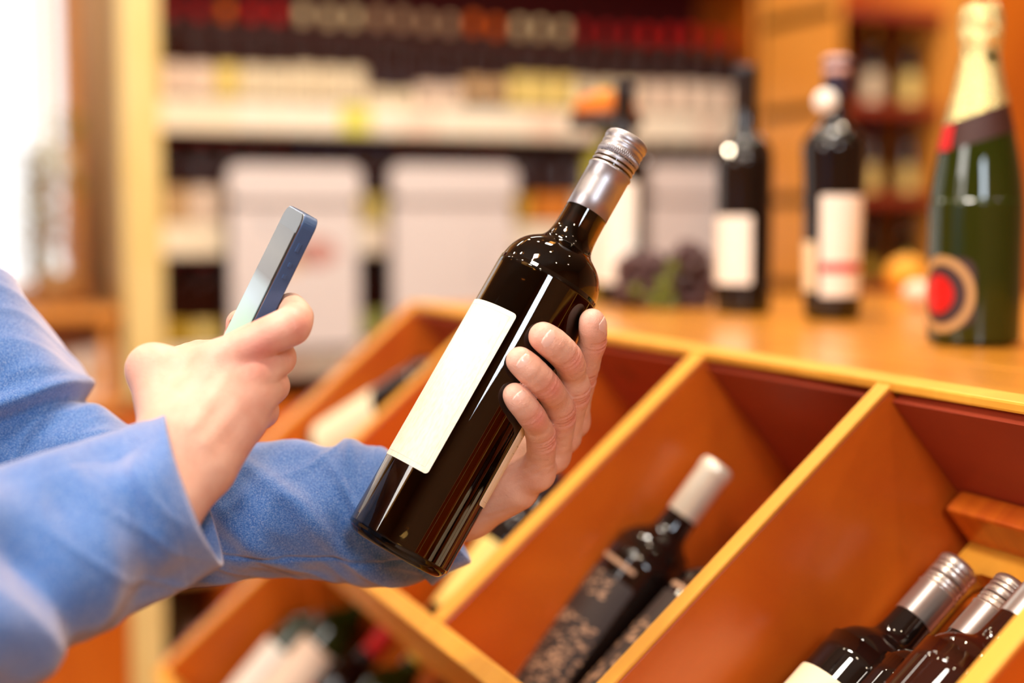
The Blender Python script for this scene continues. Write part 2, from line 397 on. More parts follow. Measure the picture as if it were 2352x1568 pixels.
# ================================================================== DISPLAY SIGNS hung before the shelf
def sign(px0, px1, yt, ysplit, yb, label, picture=False, Yp=YS-.06):
    a, b_ = onY(px0, yt, Yp), onY(px1, yt, Yp); x0, x1 = a.x, b_.x
    mid = (px0+px1)/2
    zt, zs, zb = onY(mid, yt, Yp).z, onY(mid, ysplit, Yp).z, onY(mid, yb, Yp).z
    root = empty('display_sign', (x0, Yp, zb), label, 'sign', 'white display signs hung on the wall shelf')
    def rr(name, X0, X1, Z0, Z1, Y0, Y1, r, m, **k):
        bm = bmesh.new(); vs = []
        for cx, cz, a0 in ((X1-r, Z1-r, 0), (X0+r, Z1-r, PI/2), (X0+r, Z0+r, PI), (X1-r, Z0+r, 1.5*PI)):
            for i in range(7): t = a0+PI/2*i/6; vs.append(bm.verts.new((cx+r*math.cos(t), Y0, cz+r*math.sin(t))))
        f = bm.faces.new(vs); e = bmesh.ops.extrude_face_region(bm, geom=[f])
        for v in e['geom']:
            if isinstance(v, bmesh.types.BMVert): v.co.y = Y1
        bmesh.ops.recalc_face_normals(bm, faces=bm.faces)
        return ch(frombm(name, bm, m, **k), root)
    rr('backing_board', x0-.010, x1+.006, zb-.012, zt-.01, Yp+.012, Yp+.022, .03, M['black'])
    rr('header_panel', x0-.006, x1+.006, zs+.004, zt, Yp-.022, Yp+.006, .035, M['paper'])
    rr('sheet', x0, x1, zb, zs-.004, Yp-.006, Yp+.008, .022, M['paper'])
    if picture:
        for cx, cz, rx, rz, m in ((.66, .66, .17, .05, 'l_pict'), (.45, .60, .12, .04, 'l_pict2'), (.28, .86, .05, .035, 'l_pict3')):
            bm = bmesh.new(); n = 18
            vs = [bm.verts.new((x0+(x1-x0)*(cx+rx*math.cos(2*PI*i/n)*(1+.15*math.sin(3*i))), Yp-.0068, zb+(zs-zb)*(cz+rz*2.1*math.sin(2*PI*i/n)))) for i in range(n)]
            bm.faces.new(vs); ch(frombm('printed_picture', bm, M[m]), root)
    else:
        bm = bmesh.new(); X0, X1 = x0+(x1-x0)*.70, x0+(x1-x0)*.74
        bm.faces.new([bm.verts.new(c) for c in ((X0, Yp-.0068, zb+(zs-zb)*.40), (X1, Yp-.0068, zb+(zs-zb)*.42), (X1, Yp-.0068, zb+(zs-zb)*.75), (X0+.01, Yp-.0068, zb+(zs-zb)*.75))])
        ch(frombm('printed_picture', bm, M['l_pict3']), root)
paper('l_pict', (.58, .30, .26)); paper('l_pict2', (.82, .55, .36)); paper('l_pict3', (.60, .57, .58))
sign(526, 820, 380, 466, 800, 'white display sign with faint red picture, behind the phone', True)
sign(899, 1176, 380, 462, 792, 'white display sign with a plain sheet, left of the held bottle')
sign(1492, 1656, 376, 458, 640, 'white display sign partly hidden behind the grapes and counter bottles')

# ================================================================== LEFT CORNER: window dressing
pz = P(150, 640, 3.55)
pot = empty('dried_plant', onY(130, 640, YB-.35), 'tall bushy dried plant with olive and rose tufts before the bright window', 'plant')
paper('pl_olive', (.34, .26, .01)); paper('pl_rose', (.52, .28, .18)); paper('pl_pale', (.80, .76, .45)); paper('pot_m', (.50, .32, .14))
def blob_cluster(name, centers, rad, n, mat, root, seed, squash=1.0, spread=.5):
    rnd = random.Random(seed); bm = bmesh.new()
    for c in centers:
        for i in range(n):
            d = Vector((rnd.gauss(0, spread), rnd.gauss(0, spread), rnd.gauss(0, spread)))*rad
            p = c+d; nd = Vector((rnd.uniform(-1, 1), rnd.uniform(-1, 1), rnd.uniform(-.2, 1))).normalized()
            s = nd.cross(Vector((rnd.random(), rnd.random(), rnd.random()))).normalized(); l = rad*.42*rnd.uniform(.6, 1.2); wd = l*.28
            a = bm.verts.new(p); b1 = bm.verts.new(p+nd*l*.5+s*wd); c1 = bm.verts.new(p+nd*l+nd.cross(s)*wd*.3); d1 = bm.verts.new(p+nd*l*.5-s*wd)
            bm.faces.new((a, b1, c1, d1))
    return ch(frombm(name, bm, mat, kind='stuff'), root)
Yp_ = YB-.35
blob_cluster('olive_leaves', [onY(75, y, Yp_) for y in range(370, 640, 40)] + [onY(95, y, Yp_) for y in range(380, 640, 50)] + [onY(165, y, Yp_) for y in (290, 320, 420)], .045, 60, M['pl_olive'], pot, 2)
blob_cluster('rose_blooms', [onY(px, y, Yp_-.04) for px, y in ((115, 430), (130, 480), (150, 520), (140, 560), (160, 575), (110, 540))], .035, 70, M['pl_rose'], pot, 3)
blob_cluster('pale_blooms', [onY(px, y, Yp_-.04) for px, y in ((100, 350), (130, 360), (150, 370), (120, 395))], .035, 60, M['pl_pale'], pot, 5)
for px in (110, 150, 80): 
    v, f = lathe([(0, 0), (.003, 0), (.002, .3), (0, .3)], 6)
    b0 = onY(px, 640, Yp_); ch(mk('stem', [Vector(q)+b0 for q in v], f, M['pl_olive']), pot)
v, f = lathe([(0, 0), (.045, 0), (.06, .09), (.064, .10), (.058, .10), (.05, .05), (0, .05)], 24)
b0 = onY(125, 640, Yp_)-Vector((0, 0, .08)); ch(mk('plant_pot', [Vector(q)+b0 for q in v], f, M['pot_m']), pot)
# ledge under the plant and cartons
lz = b0.z
ledge = empty('side_table', onY(120, 700, Yp_), 'narrow wooden side shelf beneath the dried plant beside the pine upright', 'shelf')
lx0, lx1 = onY(-60, 700, Yp_).x, onY(262, 700, Yp_).x
ch(box('table_top', (lx0, Yp_-.14, lz-.035), (lx1, Yp_+.14, lz-.001), M['cabinet_light'], bev=.004), ledge)
cz2 = cz1+.031
for xx in (lx0+.02, lx1-.05): ch(box('leg', (xx, Yp_-.12, cz2), (xx+.03, Yp_-.09, lz-.035), M['cabinet_light'], bev=.003), ledge)
ch(box('back_panel', (lx0, Yp_+.10, cz2), (lx1, Yp_+.12, lz-.035), M['board'], bev=.003), ledge)
for i, px in enumerate((165, 205, 245)):
    q = onY(px, 780, YS+.08); hh = .13+.01*i
    o = box('carton', (-.026, -.04, 0), (.026, .04, hh), M['l_white'], bev=.003); o.location = (q.x, q.y, cz2)
    ol = box('carton_print', (-.016, -.0412, .03), (.016, -.0401, .10), M['l_tan']); ol.parent = o
    tag(o, '%s slim white carton on the side cabinet left of the pine upright' % ['leftmost', 'middle', 'rightmost'][i], 'carton', 'white cartons beside the pine upright')
# pinkish curtain strip between window and upright
cur = []
cx0, cx1 = onY(190, 300, YB-.06).x, onY(262, 300, YB-.06).x
n = 24; vs = []; fs = []
for i in range(n+1):
    x = cx0+(cx1-cx0)*i/n; y = YB-.07+.012*math.sin(i*1.55)
    vs += [(x, y, 2.7), (x, y, lz+.05)]
    if i: fs.append((2*i-2, 2*i, 2*i+1, 2*i-1))
o = mk('curtain', vs, fs, plain('curtain_cloth', (.70, .46, .26), .8)); sm = o.modifiers.new('s', 'SOLIDIFY'); sm.thickness = .002
tag(o, 'tan curtain hanging between the bright window and the pine upright', 'curtain')

# ================================================================== SLOPING WINE RACK
RX, RY1, SP, RH, TH, RL, RW = .6624, 1.1311, .2707, .1186, math.radians(40.734), .3415, .1627
TOPZ = CAM.z-RH
vdir = Vector((-math.cos(TH), 0, -math.sin(TH))); ndir = Vector((math.sin(TH), 0, -math.cos(TH)))
def D(k, dx=0, dz=0): return Vector((RX+dx, RY1+k*SP, TOPZ+dz))
def rack(label, dx=0, dz=0, k0=-4, k1=3, RL=RL, RW=RW, only_ends=False):
    root = empty('wine_rack', D(k0, dx, dz), label, 'rack')
    T = D(0, dx, dz)
    Mr = frame(T, vdir, Vector((0, 1, 0)), ndir)     # local: x down the slope, y along, z into the rack
    def b(name, lo, hi, mat, **kk): return ch(box(name, lo, hi, mat, M=Mr, **kk), root)
    for k in [k0+i_ for i_ in range(int(k1-k0)+1)]:
        y = k*SP; t = .011 if k in (0,) else .0075
        if only_ends and k not in (k0, k1):
            if k < k1: b('base_board', (.0095, y+.009, RW-.008), (RL-.001, y+SP-.007, RW), M['rack']); b('back_board', (.0, y+.009, .0105), (.009, y+SP-.007, RW), M['rack_back'])
            continue
        d = b('divider', (.003, y-t, .0032), (RL, y+t, RW), M['rack'], bev=.0012)
        e = box('edge_strip', (.0, y-t-.0006, -.0005), (RL-.002, y+t+.0006, .003), M['rack_edge'], M=Mr, bev=.0012)
        e.parent = d
        if k < k1:
            y0, y1 = y+t+.0008, y+SP-(.011 if k+1 == 0 else .0075)-.0008
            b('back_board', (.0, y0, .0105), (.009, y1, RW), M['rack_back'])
            b('base_board', (.0095, y0, RW-.008), (RL-.001, y1, RW), M['rack'])
    b('front_rail', (RL-.0015, k0*SP-.012, -.002), (RL+.017, k1*SP+.012, RW+.004), M['rack_edge'], bev=.002, label='broad light rail along the lower front')
    # closed lower body
    z0 = 0.0
    F_ = T+vdir*(RL+.0)+ndir*RW
    for yy, nm in ((k0*SP, 'side_panel'), (k1*SP, 'side_panel')):
        pts = [T+Vector((0.0, yy, 0)), T+vdir*RL+Vector((0, yy, 0)), F_+Vector((0, yy, 0)), Vector((F_.x+.05, T.y+yy, 0.002)), Vector((T.x+.02, T.y+yy, .002))]
        bm = bmesh.new(); f = bm.faces.new([bm.verts.new(p) for p in pts]); e = bmesh.ops.extrude_face_region(bm, geom=[f])
        for v in e['geom']:
            if isinstance(v, bmesh.types.BMVert): v.co.y += .016 if yy > 0 else -.016
        bmesh.ops.recalc_face_normals(bm, faces=bm.faces); 
        o = ch(frombm(nm, bm, M['rack']), root); 
        for v in o.data.vertices: v.co.y += (.0085 if yy > 0 else -.0085)
    return root, Mr
R1, MR1 = rack('sloping wooden wine rack with open bins in front of the counter')
R2, MR2 = rack('lower tier of the sloping wooden wine rack, below the main bins', dx=-.085, dz=-.31, k0=-1.5, k1=3.5, only_ends=True)
# neck rest with a rounded cut-out in the bin nearest the camera
def neck_rest():
    bm = bmesh.new(); L0, L1 = .014, .16; y0, y1 = -2*SP+.012, -.288; zz = .1515
    hx0, hx1, hy0, hy1, r = .052, .168, y0+.030, y1-.020, .016
    inner = []
    # open slot: C-shaped plate
    path = [(hx1, hy1), (hx0+r, hy1)] + [(hx0+r-r*math.sin(t), hy1-r+r*math.cos(t)) for t in (PI*.15, PI*.3, PI*.45)] + [(hx0, hy0+r)] + [(hx0+r-r*math.cos(t), hy0+r-r*math.sin(t)) for t in (PI*.15, PI*.3, PI*.45)] + [(hx1, hy0)]
    pts = [(L0, y1), (L0, y0), (hx1, y0)] + path[::-1] + [(hx1, y1)]
    f = bm.faces.new([bm.verts.new((a, b, zz-.014)) for a, b in pts])
    e = bmesh.ops.extrude_face_region(bm, geom=[f])
    for v in e['geom']:
        if isinstance(v, bmesh.types.BMVert): v.co.z = zz
    bmesh.ops.recalc_face_normals(bm, faces=bm.faces)
    bmesh.ops.transform(bm, matrix=MR1, verts=bm.verts)
    o = frombm('neck_rest', bm, M['rack_edge'], label='light wooden board with a rounded cut-out'); ch(o, R1)
    ch(box('neck_rest_block', (.0095, y0, zz-.052), (.030, y1, zz-.0145), M['rack'], M=MR1, bev=.003), R1)
neck_rest()

# counter behind the rack: rail + planks
ctr = empty('counter', (RX, RY1, 0), 'orange wooden counter of long planks behind the sloping rack', 'counter')
CY0, CY1 = -.2, RY1+3*SP+.03
edges = [RX-.003, RX+.034, RX+.15, RX+.29, RX+.43, RX+.57, RX+.71, RX+.85, RX+.99]
for i in range(len(edges)-1):
    z = TOPZ-(.0 if i else -.0015)
    ch(box('plank', (edges[i]+.001, CY0, TOPZ-(.017 if i else .0065)), (edges[i+1]-.001, CY1, z), M['counter'] if i else M['rack_edge'], bev=.002), ctr)
ch(box('body', (RX+RW*math.sin(TH)+.03, CY0+.02, .0), (RX+.96, CY1-.02, TOPZ-.018), M['cabinet'], bev=.003), ctr)

# ---- bottles standing on the counter ---------------------------------------
def spot(px, z): 
    d = ray(px, 760); d2 = Vector((d.x, d.y, 0)); p = CAM+d*z; return Vector((p.x, p.y, TOPZ+.0005))
def standing(label, px, z, H_px_top=None, **k):
    p = spot(px, z); return bottle(label, place_axis(p, p+Vector((0, 0, 1)), CAM-p), **k)
# labels: angle 0 faces the camera; +y side of local frame -> check handedness: positive angle is to the viewer's right
# tapered bottle with red-striped label
TAP = [(0, 0), (.022, 0), (.031, .001), (.0335, .006), (.0345, .02), (.0375, .17), (.0395, .205), (.0385, .213), (.0350, .2205), (.029, .228), (.021, .2345), (.0170, .240), (.0150, .249), (.0148, .262), (.0144, .31)]
paper('l_redstripe', (.60, .004, .012)); paper('l_seal', (.70, .42, .36))
b2 = standing('tall tapered dark bottle with white red-striped label and a round neck tag', 1910, 1.745, glass='g_dark', capm='c_navy', prof=TAP, key='taper', H=.315, cz=.268, capr=.0152, seg=48,
              labels=[(-25, 66, .028, .150, 'l_white'), (-88, -36, .034, .094, 'l_cream')], group='bottles standing on the counter')
m_ = label_mesh('label_stripe', TAP, math.radians(-23), math.radians(64), .0575, .0685, M['l_redstripe'], off=.0007, corner=.001); ob('label_stripe', m_, b2, label='thin red stripe printed across the white label')
mtag = lathe([(0, 0), (.0145, 0), (.0145, .0012), (0, .0012)], 24)
o = mk('neck_tag', [(v[2]+.0185, v[0]-.012, v[1]+.262) for v in mtag[0]], mtag[1], M['l_white'], b2, label='round pale tag hanging from the neck')
o = mk('capsule_seal', [(v[0]*1.02, v[1]*1.02, v[2]) for v in lathe([(.0150, .295), (.0152, .296), (.0152, .3155), (.012, .3175), (0, .318)], 24)[0]], lathe([(.0150, .295), (.0152, .296), (.0152, .3155), (.012, .3175), (0, .318)], 24)[1], M['l_seal'], b2, label='pale pink top of the capsule')
standing('dark bottle with white label turned left, beside the grapes on the counter', 1705, 1.86, glass='g_dark', capm='c_black', H=.318, cz=.262, seg=48,
         labels=[(-78, -(-17), .038, .126, 'l_white')], group='bottles standing on the counter')
standing('dark bottle with tall white label behind the held bottle cap', 1430, 2.07, glass='g_dark', capm='c_black', H=.315, cz=.26, seg=40,
         labels=[(-80, 35, .030, .175, 'l_white')], group='bottles standing on the counter')
ob_ = standing('pale olive bottle with a wide orange hat-like topper behind the held screw cap', 1388, 2.17, glass='g_olive', capm='c_gold', H=.315, cz=.26, seg=32, labels=[(-60, 60, .03, .11, 'l_white')], group='bottles standing on the counter')

v, f = lathe([(.0155, .258), (.052, .258), (.057, .264), (.055, .275), (.0155, .276)], 40); mk('topper_brim', v, f, M['c_black'], ob_, label='dark brim of the topper')
v, f = lathe([(.0160, .2765), (.050, .2765), (.050, .286), (.046, .296), (.034, .3065), (.018, .3105), (0, .3115)], 40); mk('topper', v, f, plain('topper_felt', (.60, .15, .008), .9), ob_, label='orange dome of the topper')
# champagne
CH = [(0, 0), (.028, 0), (.038, .0015), (.0425, .006), (.0440, .014), (.0442, .125), (.0436, .140), (.0415, .160), (.0375, .183), (.0325, .206), (.0275, .228), (.0225, .250), (.0185, .270), (.0160, .290), (.0150, .30)]
pch = spot(2235, 1.385)
chp = empty('sparkling_wine_bottle', label='large green sparkling wine bottle with gold foil and red seal on the counter', cat='bottle'); chp.matrix_world = place_axis(pch, pch+Vector((0, 0, 1)), CAM-pch)
ob('glass', lathe_mesh('champ', 'glass', dense(CH, 4), 64, M['g_green']), chp)
def foil_fn(r, z, a):
    n = noise.noise(Vector((math.cos(a)*1.6, math.sin(a)*1.6, z*90)))
    amt = .0022 if z > .268 else .0004
    return r+amt*n+(.0006*math.sin(a*11+z*300) if z > .27 else 0)
foil = [(.0300, .2100), (.0294, .2140), (.0250, .236), (.0212, .256), (.0188, .268), (.0172, .274), (.0168, .279), (.0176, .285), (.0186, .289), (.0192, .294), (.0186, .299), (.0190, .304), (.0196, .309), (.0190, .314), (.0182, .319), (.0170, .3225), (.012, .3245), (0, .325)]
mt, tt, bb = nt('gold_foil'); setp(bb, Base_Color=(.90, .78, .36), Metallic=.75, Roughness=.25)
nn = tt.nodes.new('ShaderNodeTexVoronoi'); nn.inputs['Scale'].default_value = 220; bp = tt.nodes.new('ShaderNodeBump'); bp.inputs['Strength'].default_value = .35; bp.inputs['Distance'].default_value = .001
tt.links.new(nn.outputs['Distance'], bp.inputs['Height']); tt.links.new(bp.outputs[0], bb.inputs['Normal'])
fp = [(r+.0007, z) for r, z in dense(foil, 3)]
v, f = lathe(fp, 72, foil_fn)
# slanted lower edge of the foil
v = [Vector(q) for q in v]
for q in v:
    if q.z < .24: 
        t = (.24-q.z)/.03; q.z += t*.010*(1+q.y/.03)
        rr_ = prof_r(CH, q.z)+.0009; l = math.hypot(q.x, q.y); q.x *= rr_/l; q.y *= rr_/l
mk('foil', v, f, mt, chp)
for a0, a1, za, zb, m, nm in ((-95, 95, .0, .034, 'l_coll', 'collar_label'), (-80, -42, .0, .024, 'c_brightred', 'red_seal')):
    if 'l_coll' not in M: paper('l_coll', (.045, .010, .006))
    vs, fs = [], []; nA, nZ = 30, 6
    for i in range(nA+1):
        a = math.radians(a0+(a1-a0)*i/nA)
        for k in range(nZ+1):
            base = .182+.022*(1+math.sin(a))*.5 if nm == 'collar_label' else .186
            z = base+zb*k/nZ; r = prof_r(CH, z)+(.0004 if nm == 'collar_label' else .0012)
            vs.append((r*math.cos(a), r*math.sin(a), z))
    for i in range(nA):
        for k in range(nZ): q = i*(nZ+1)+k; fs.append((q, q+nZ+1, q+nZ+2, q+1))
    mk(nm, vs, fs, M[m], chp)
paper('l_dark', (.045, .018, .022)); paper('l_ring', (.50, .30, .12))
def disc_on(prof, ac, zc, r0, r1, mat, off, name, root, n=40, sy=1.0):
    vs, fs = [], []
    for i in range(n):
        t = 2*PI*i/n
        for rr_ in (r0, r1):
            z = zc+rr_*sy*math.sin(t); R = prof_r(prof, z); a = ac+rr_*math.cos(t)/R
            vs.append(((R+off)*math.cos(a), (R+off)*math.sin(a), z))
    if r0 > 0:
        for i in range(n): j = (i+1) % n; fs.append((2*i, 2*i+1, 2*j+1, 2*j))
    else:
        zc_ = zc; R = prof_r(prof, zc_); vs.append(((R+off)*math.cos(ac), (R+off)*math.sin(ac), zc_)); c = len(vs)-1
        for i in range(n): j = (i+1) % n; fs.append((c, 2*i+1, 2*j+1))
    # finer radial resolution is unnecessary at this size
    return mk(name, vs, fs, M[mat], root)
me = label_mesh('paper_label', CH, math.radians(-100), math.radians(2), .018, .084, M['l_dark'], corner=.014); ob('paper_label', me, chp)
disc_on(CH, math.radians(-42), .049, .026, .0335, 'l_ring', .0010, 'label_ring', chp, 48, 1.1)
disc_on(CH, math.radians(-48), .049, .009, .0185, 'c_brightred', .0012, 'label_emblem', chp, 48)
disc_on(CH, math.radians(-48), .049, 0, .0092, 'c_brightred', .0013, 'label_emblem', chp, 32)

# grapes ----------------------------------------------------------------------
gm_, gt_, gb_ = nt('grape_skin'); setp(gb_, Base_Color=(.085, .035, .035), Roughness=.5)
gsph = bpy.data.meshes.new('grape'); bm = bmesh.new(); bmesh.ops.create_icosphere(bm, subdivisions=2, radius=.0088); bm.to_mesh(gsph); bm.free(); gsph.materials.append(gm_); gsph.shade_smooth()
gr = empty('grape_bunch', spot(1530, 1.98), 'dark grape bunch with green leaves on the counter between bottles', 'grapes')
rnd = random.Random(3); c0 = gr.location.copy(); placed = []
tries = 0
prof_pts = [(1440, 700), (1460, 640), (1500, 600), (1540, 620), (1580, 590), (1610, 640), (1625, 690)]
while len(placed) < 120 and tries < 9000:
    tries += 1
    px = rnd.uniform(1425, 1628); ymin = 560+((px-1590)/60)**2*14 if px > 1545 else 570+((px-1495)/60)**2*22+8
    py = rnd.uniform(max(ymin, 555), 705); zz = rnd.uniform(1.93, 2.02)
    p = P(px, py, zz)
    if p.z < TOPZ+.009: p.z = TOPZ+.009
    if all((p-q).length > .0150 for q in placed): placed.append(p)
for p in placed:
    o = ob('grape', gsph, gr); o.location = p-c0
paper('leaf', (.16, .19, .015))
lm_ = []
for i, (px, py, s) in enumerate(((1528, 655, .017), (1505, 690, .016), (1545, 615, .013), (1462, 668, .012), (1540, 694, .014))):
    p = P(px, py, 1.92); vs = []; n = 14
    for j in range(n):
        t = 2*PI*j/n; r = s*(.7+.3*math.cos(5*t)); vs.append(p+cr*r*math.cos(t)+Vector((0, 0, 1))*r*math.sin(t)+cf*(.004*math.sin(3*t)))
    vs.append(p-cf*.006); fs = [(n, j, (j+1) % n) for j in range(n)]
    o = mk('leaf', [q-c0 for q in vs], fs, M['leaf'], gr); sm = o.modifiers.new('s', 'SOLIDIFY'); sm.thickness = .0008
# far counter ornaments: orange and cream balls
for px, py, z, r, m, t in ((2080, 612, 2.35, .034, 'l_orangeball', 'orange round gourd on the far side of the counter'), (2108, 690, 1.95, .021, 'l_pink', 'small pale gourd beside the sparkling wine bottle')):
    if m not in M: paper('l_orangeball', (.80, .34, .02))
    q = spot(px, z); v, f = lathe([(0, .004*r/.03)] + [(r*math.sin(a)*(1.0), r*.92*(1-math.cos(a))) for a in np.linspace(.25, PI-.2, 12)] + [(0, r*1.78)], 32, lambda R, zz, a: R*(1+.05*abs(math.cos(a*4))))
    g = empty('gourd', q, t, 'gourd', 'gourds on the counter'); mk('body', v, f, M[m], g)
    v, f = lathe([(.004, 0), (.003, r*.3), (0, r*.32)], 8); mk('stem', [(a, b, c+r*1.72) for a, b, c in v], f, M['pl_olive'], g)
# orange lidded box behind olive bottle
q = spot(1395, 2.42)
# ================================================================== BOTTLES LYING IN THE RACK
paper('l_blackp', (.03, .018, .014)); paper('l_print', (.46, .27, .16))
def lying(label, cap_px, body_px, wd, H=.31, spin=0, Mr=MR1, **k):
    wd = wd if isinstance(wd, tuple) else (wd, wd); n = ndir
    a = onplane(*cap_px, Mr @ Vector((0, 0, wd[0])), n); b = onplane(*body_px, Mr @ Vector((0, 0, wd[1])), n); d = (a-b).normalized(); base = a-d*H
    Mx = place_axis(base, a, CAM-base) @ Matrix.Rotation(math.radians(spin), 4, 'Z')
    print(label[:50], 'z', round((a-CAM).dot(cf), 3), round((base-CAM).dot(cf), 3), 'local', (Mr.inverted() @ a)[:], (Mr.inverted() @ base)[:])
    return bottle(label, Mx, H=H, **k)
G2 = 'bottles lying in the sloping rack'
b = lying('dark bottle with ivory capsule and patterned black label in the middle rack bin', (1652, 1066), (1395, 1420), (.070, .105), glass='g_dark', capm='c_ivory', cz=.253, seg=48, labels=[(-125, 8, .03, .175, 'l_blackp')], group=G2)
def lace(root, a0, a1, z0, z1, n, seed, mat='l_print'):
    rnd = random.Random(seed); bm = bmesh.new()
    for i in range(n):
        a = math.radians(rnd.uniform(a0, a1)); z = rnd.uniform(z0, z1); s = rnd.uniform(.0012, .0034)
        R = prof_r(BORD, z)+.0007; t0 = rnd.random()*PI
        vs = [bm.verts.new((R*math.cos(a+s*math.cos(t)/R), R*math.sin(a+s*math.cos(t)/R), z+s*.6*math.sin(t+t0))) for t in np.linspace(0, 2*PI, 7)[:-1]]
        bm.faces.new(vs)
    return frombm('label_print', bm, M[mat], root)
lace(b, -105, 5, .035, .130, 260, 1)
lace(b, -80, -20, .150, .172, 30, 2)
ob('label_band', label_mesh('label_band', BORD, math.radians(-75), math.radians(-5), .185, .189, M['l_print'], off=.0006, corner=.001), b)
b = lying('dark bottle with lacy label half hidden behind the light rack divider', (1815, 1178), (1560, 1470), (.110, .118), glass='g_dark', capm='c_black', cz=.253, seg=48, labels=[(-125, 20, .03, .19, 'l_blackp')], group=G2)
lace(b, -105, 10, .035, .16, 260, 7)
ob('label_band', label_mesh('label_band', BORD, math.radians(-75), math.radians(-5), .195, .199, M['l_print'], off=.0006, corner=.001), b)
lying('screw-capped dark bottle with cream label lying in the nearest bin', (2207, 1297), (1950, 1590), .112, H=.31, glass='g_dark', capm='c_silver', cz=.255, screw=True, seg=64, labels=[(-90, -8, .05, .178, 'l_cream')], group=G2)
lying('second screw-capped dark bottle from the near bin wall', (2336, 1345), (2140, 1566), .118, H=.31, glass='g_dark', capm='c_silver', cz=.255, screw=True, seg=64, labels=[(-80, 0, .05, .16, 'l_cream')], group=G2)
lying('sharply seen dark bottle at the lower right frame edge', (2470, 1290), (2260, 1530), .060, H=.31, glass='g_brown', capm='c_silver', cz=.255, screw=True, seg=64, labels=[(-100, -20, .05, .16, 'l_cream')], group=G2)
# far left bin
def wpx(p): d = p-CAM; z = d.dot(cf); return (round(1176+FPX*d.dot(cr)/z), round(784-FPX*d.dot(cu)/z), round(z, 2))
def lying_local(label, a, b_, Mr=MR1, H=.31, spin=0, **k):
    A_ = Mr @ Vector(a); B_ = Mr @ Vector(b_); d = (A_-B_).normalized(); B_ = A_-d*H
    print('LL', label[:40], wpx(A_), wpx(B_)); return bottle(label, place_axis(B_, A_, CAM-B_) @ Matrix.Rotation(math.radians(spin), 4, 'Z'), H=H, **k)
lying_local('dark bottle with white label in the far left rack bin', (.02, .545, .036), (.235, .76, .052), glass='g_dark', capm='c_black', cz=.255, seg=32, labels=[(-85, 85, .015, .13, 'l_cream')], group=G2)
lying_local('green bottle with yellow label beside the white-labelled one in the far left bin', (.035, .69, .09), (.335, .69, .118), glass='g_green', capm='c_gold', cz=.255, seg=32, labels=[(-60, 60, .04, .11, 'l_yellow')], group=G2)
A_ = MR1 @ Vector((.125, .232, .088)); B_ = MR1 @ Vector((.335, .215, .112)); B_ = A_-(A_-B_).normalized()*.31*.68
bottle('small half bottle with yellow label in the rack bin below the held bottle', place_axis(B_, A_, CAM-B_), 'g_dark', 'c_black', [(-85, 85, .008, .16, 'l_yellow')], H=.31, cz=.255, seg=48, scale=.68, group=G2)
# lower tier bottles
G3 = 'bottles lying in the lower rack tier'
for lab, a_, b_, cm, lm, gm in (('green bottle with large white label at the left of the lower rack tier', (.06, .87, .075), (.33, .885, .110), 'c_cream', 'l_white', 'g_green'),
                                ('white-labelled bottle with green glass under the upper rack rail', (.02, .765, .07), (.33, .785, .110), 'c_black', 'l_pink', 'g_green'),
                                ('red-labelled bottle in the lower rack tier', (.06, .66, .085), (.33, .66, .118), 'c_brightred', 'l_red', 'g_dark'),
                                ('yellow-green labelled bottle at the bottom of the lower rack tier', (.03, .54, .085), (.33, .54, .118), 'c_gold', 'l_green', 'g_green')):
    lying_local(lab, a_, b_, Mr=MR2, glass=gm, capm=cm, cz=.25, seg=32, labels=[(-75, 75, .03, .17, lm)], group=G3)

# ================================================================== THE HELD BOTTLE
hb_base = P(0, 0, 1)  # placeholder
ax_a = (.485, -.8745); pv = (.8745, .485)
def bp_px(a, p): return (p*pv[0]+a*ax_a[0], p*pv[1]+a*ax_a[1])
b0px = bp_px(-672, 1408); t0px = bp_px(424, 1417)
HB0 = P(*b0px, .9165); HB1 = P(*t0px, .960)
HL = (HB1-HB0).length; print('held bottle length', HL)
MH = place_axis(HB0, HB1, CAM-(HB0+HB1)/2)
HMI = MH.inverted()
k_ = HL/.319
# positive local y appears at which image side?
RB = .0360
HP = [(0, .004), (.012, .003), (.024, .0004), (.0300, .0), (.0335, .0022), (.0352, .0062), (.0358, .012), (.0360, .02), (.0360, .190), (.0358, .2010), (.0350, .2085), (.0334, .2150), (.0305, .2208),
      (.0268, .2252), (.0226, .2285), (.0190, .2312), (.0168, .2345), (.0156, .2390), (.0150, .2460), (.0148, .2600), (.0146, .30)]
HP = [(r, z*k_) for r, z in HP]
mg, tg_, bg = nt('held_bottle_glass')
setp(bg, Base_Color=(.16, .075, .016), Transmission_Weight=1.0, Roughness=.012, IOR=1.52)
mw, tw, bw = nt('dark_red_wine'); setp(bw, Base_Color=(.022, .008, .003), Roughness=.08)
tn = tw.nodes.new('ShaderNodeTexNoise'); tn.inputs['Scale'].default_value = 20
hb = empty('wine_bottle', label='dark screw-capped wine bottle with blank cream label held tilted in the hand', cat='bottle'); hb.matrix_world = MH
v, f = lathe(dense(HP, 5), 128)
inner = [(max(r-.0030, 0), z) for r, z in HP if z > .006*k_]
inner = [(0, .012*k_), (.022, .010*k_)] + inner[1:]
v2, f2 = lathe(dense(inner, 4)[::-1], 96)
n0 = len(v)
mk('glass', v+v2, f+[[i+n0 for i in q] for q in f2], mg, hb)
win = [(max(r-.0001, 0), z) for r, z in inner if z < .252*k_]; win.append((0, win[-1][1]))
v, f = lathe(dense(win[:-1], 3)+[win[-1]], 96); mk('wine', v, f, mw, hb, label='dark wine inside the glass')
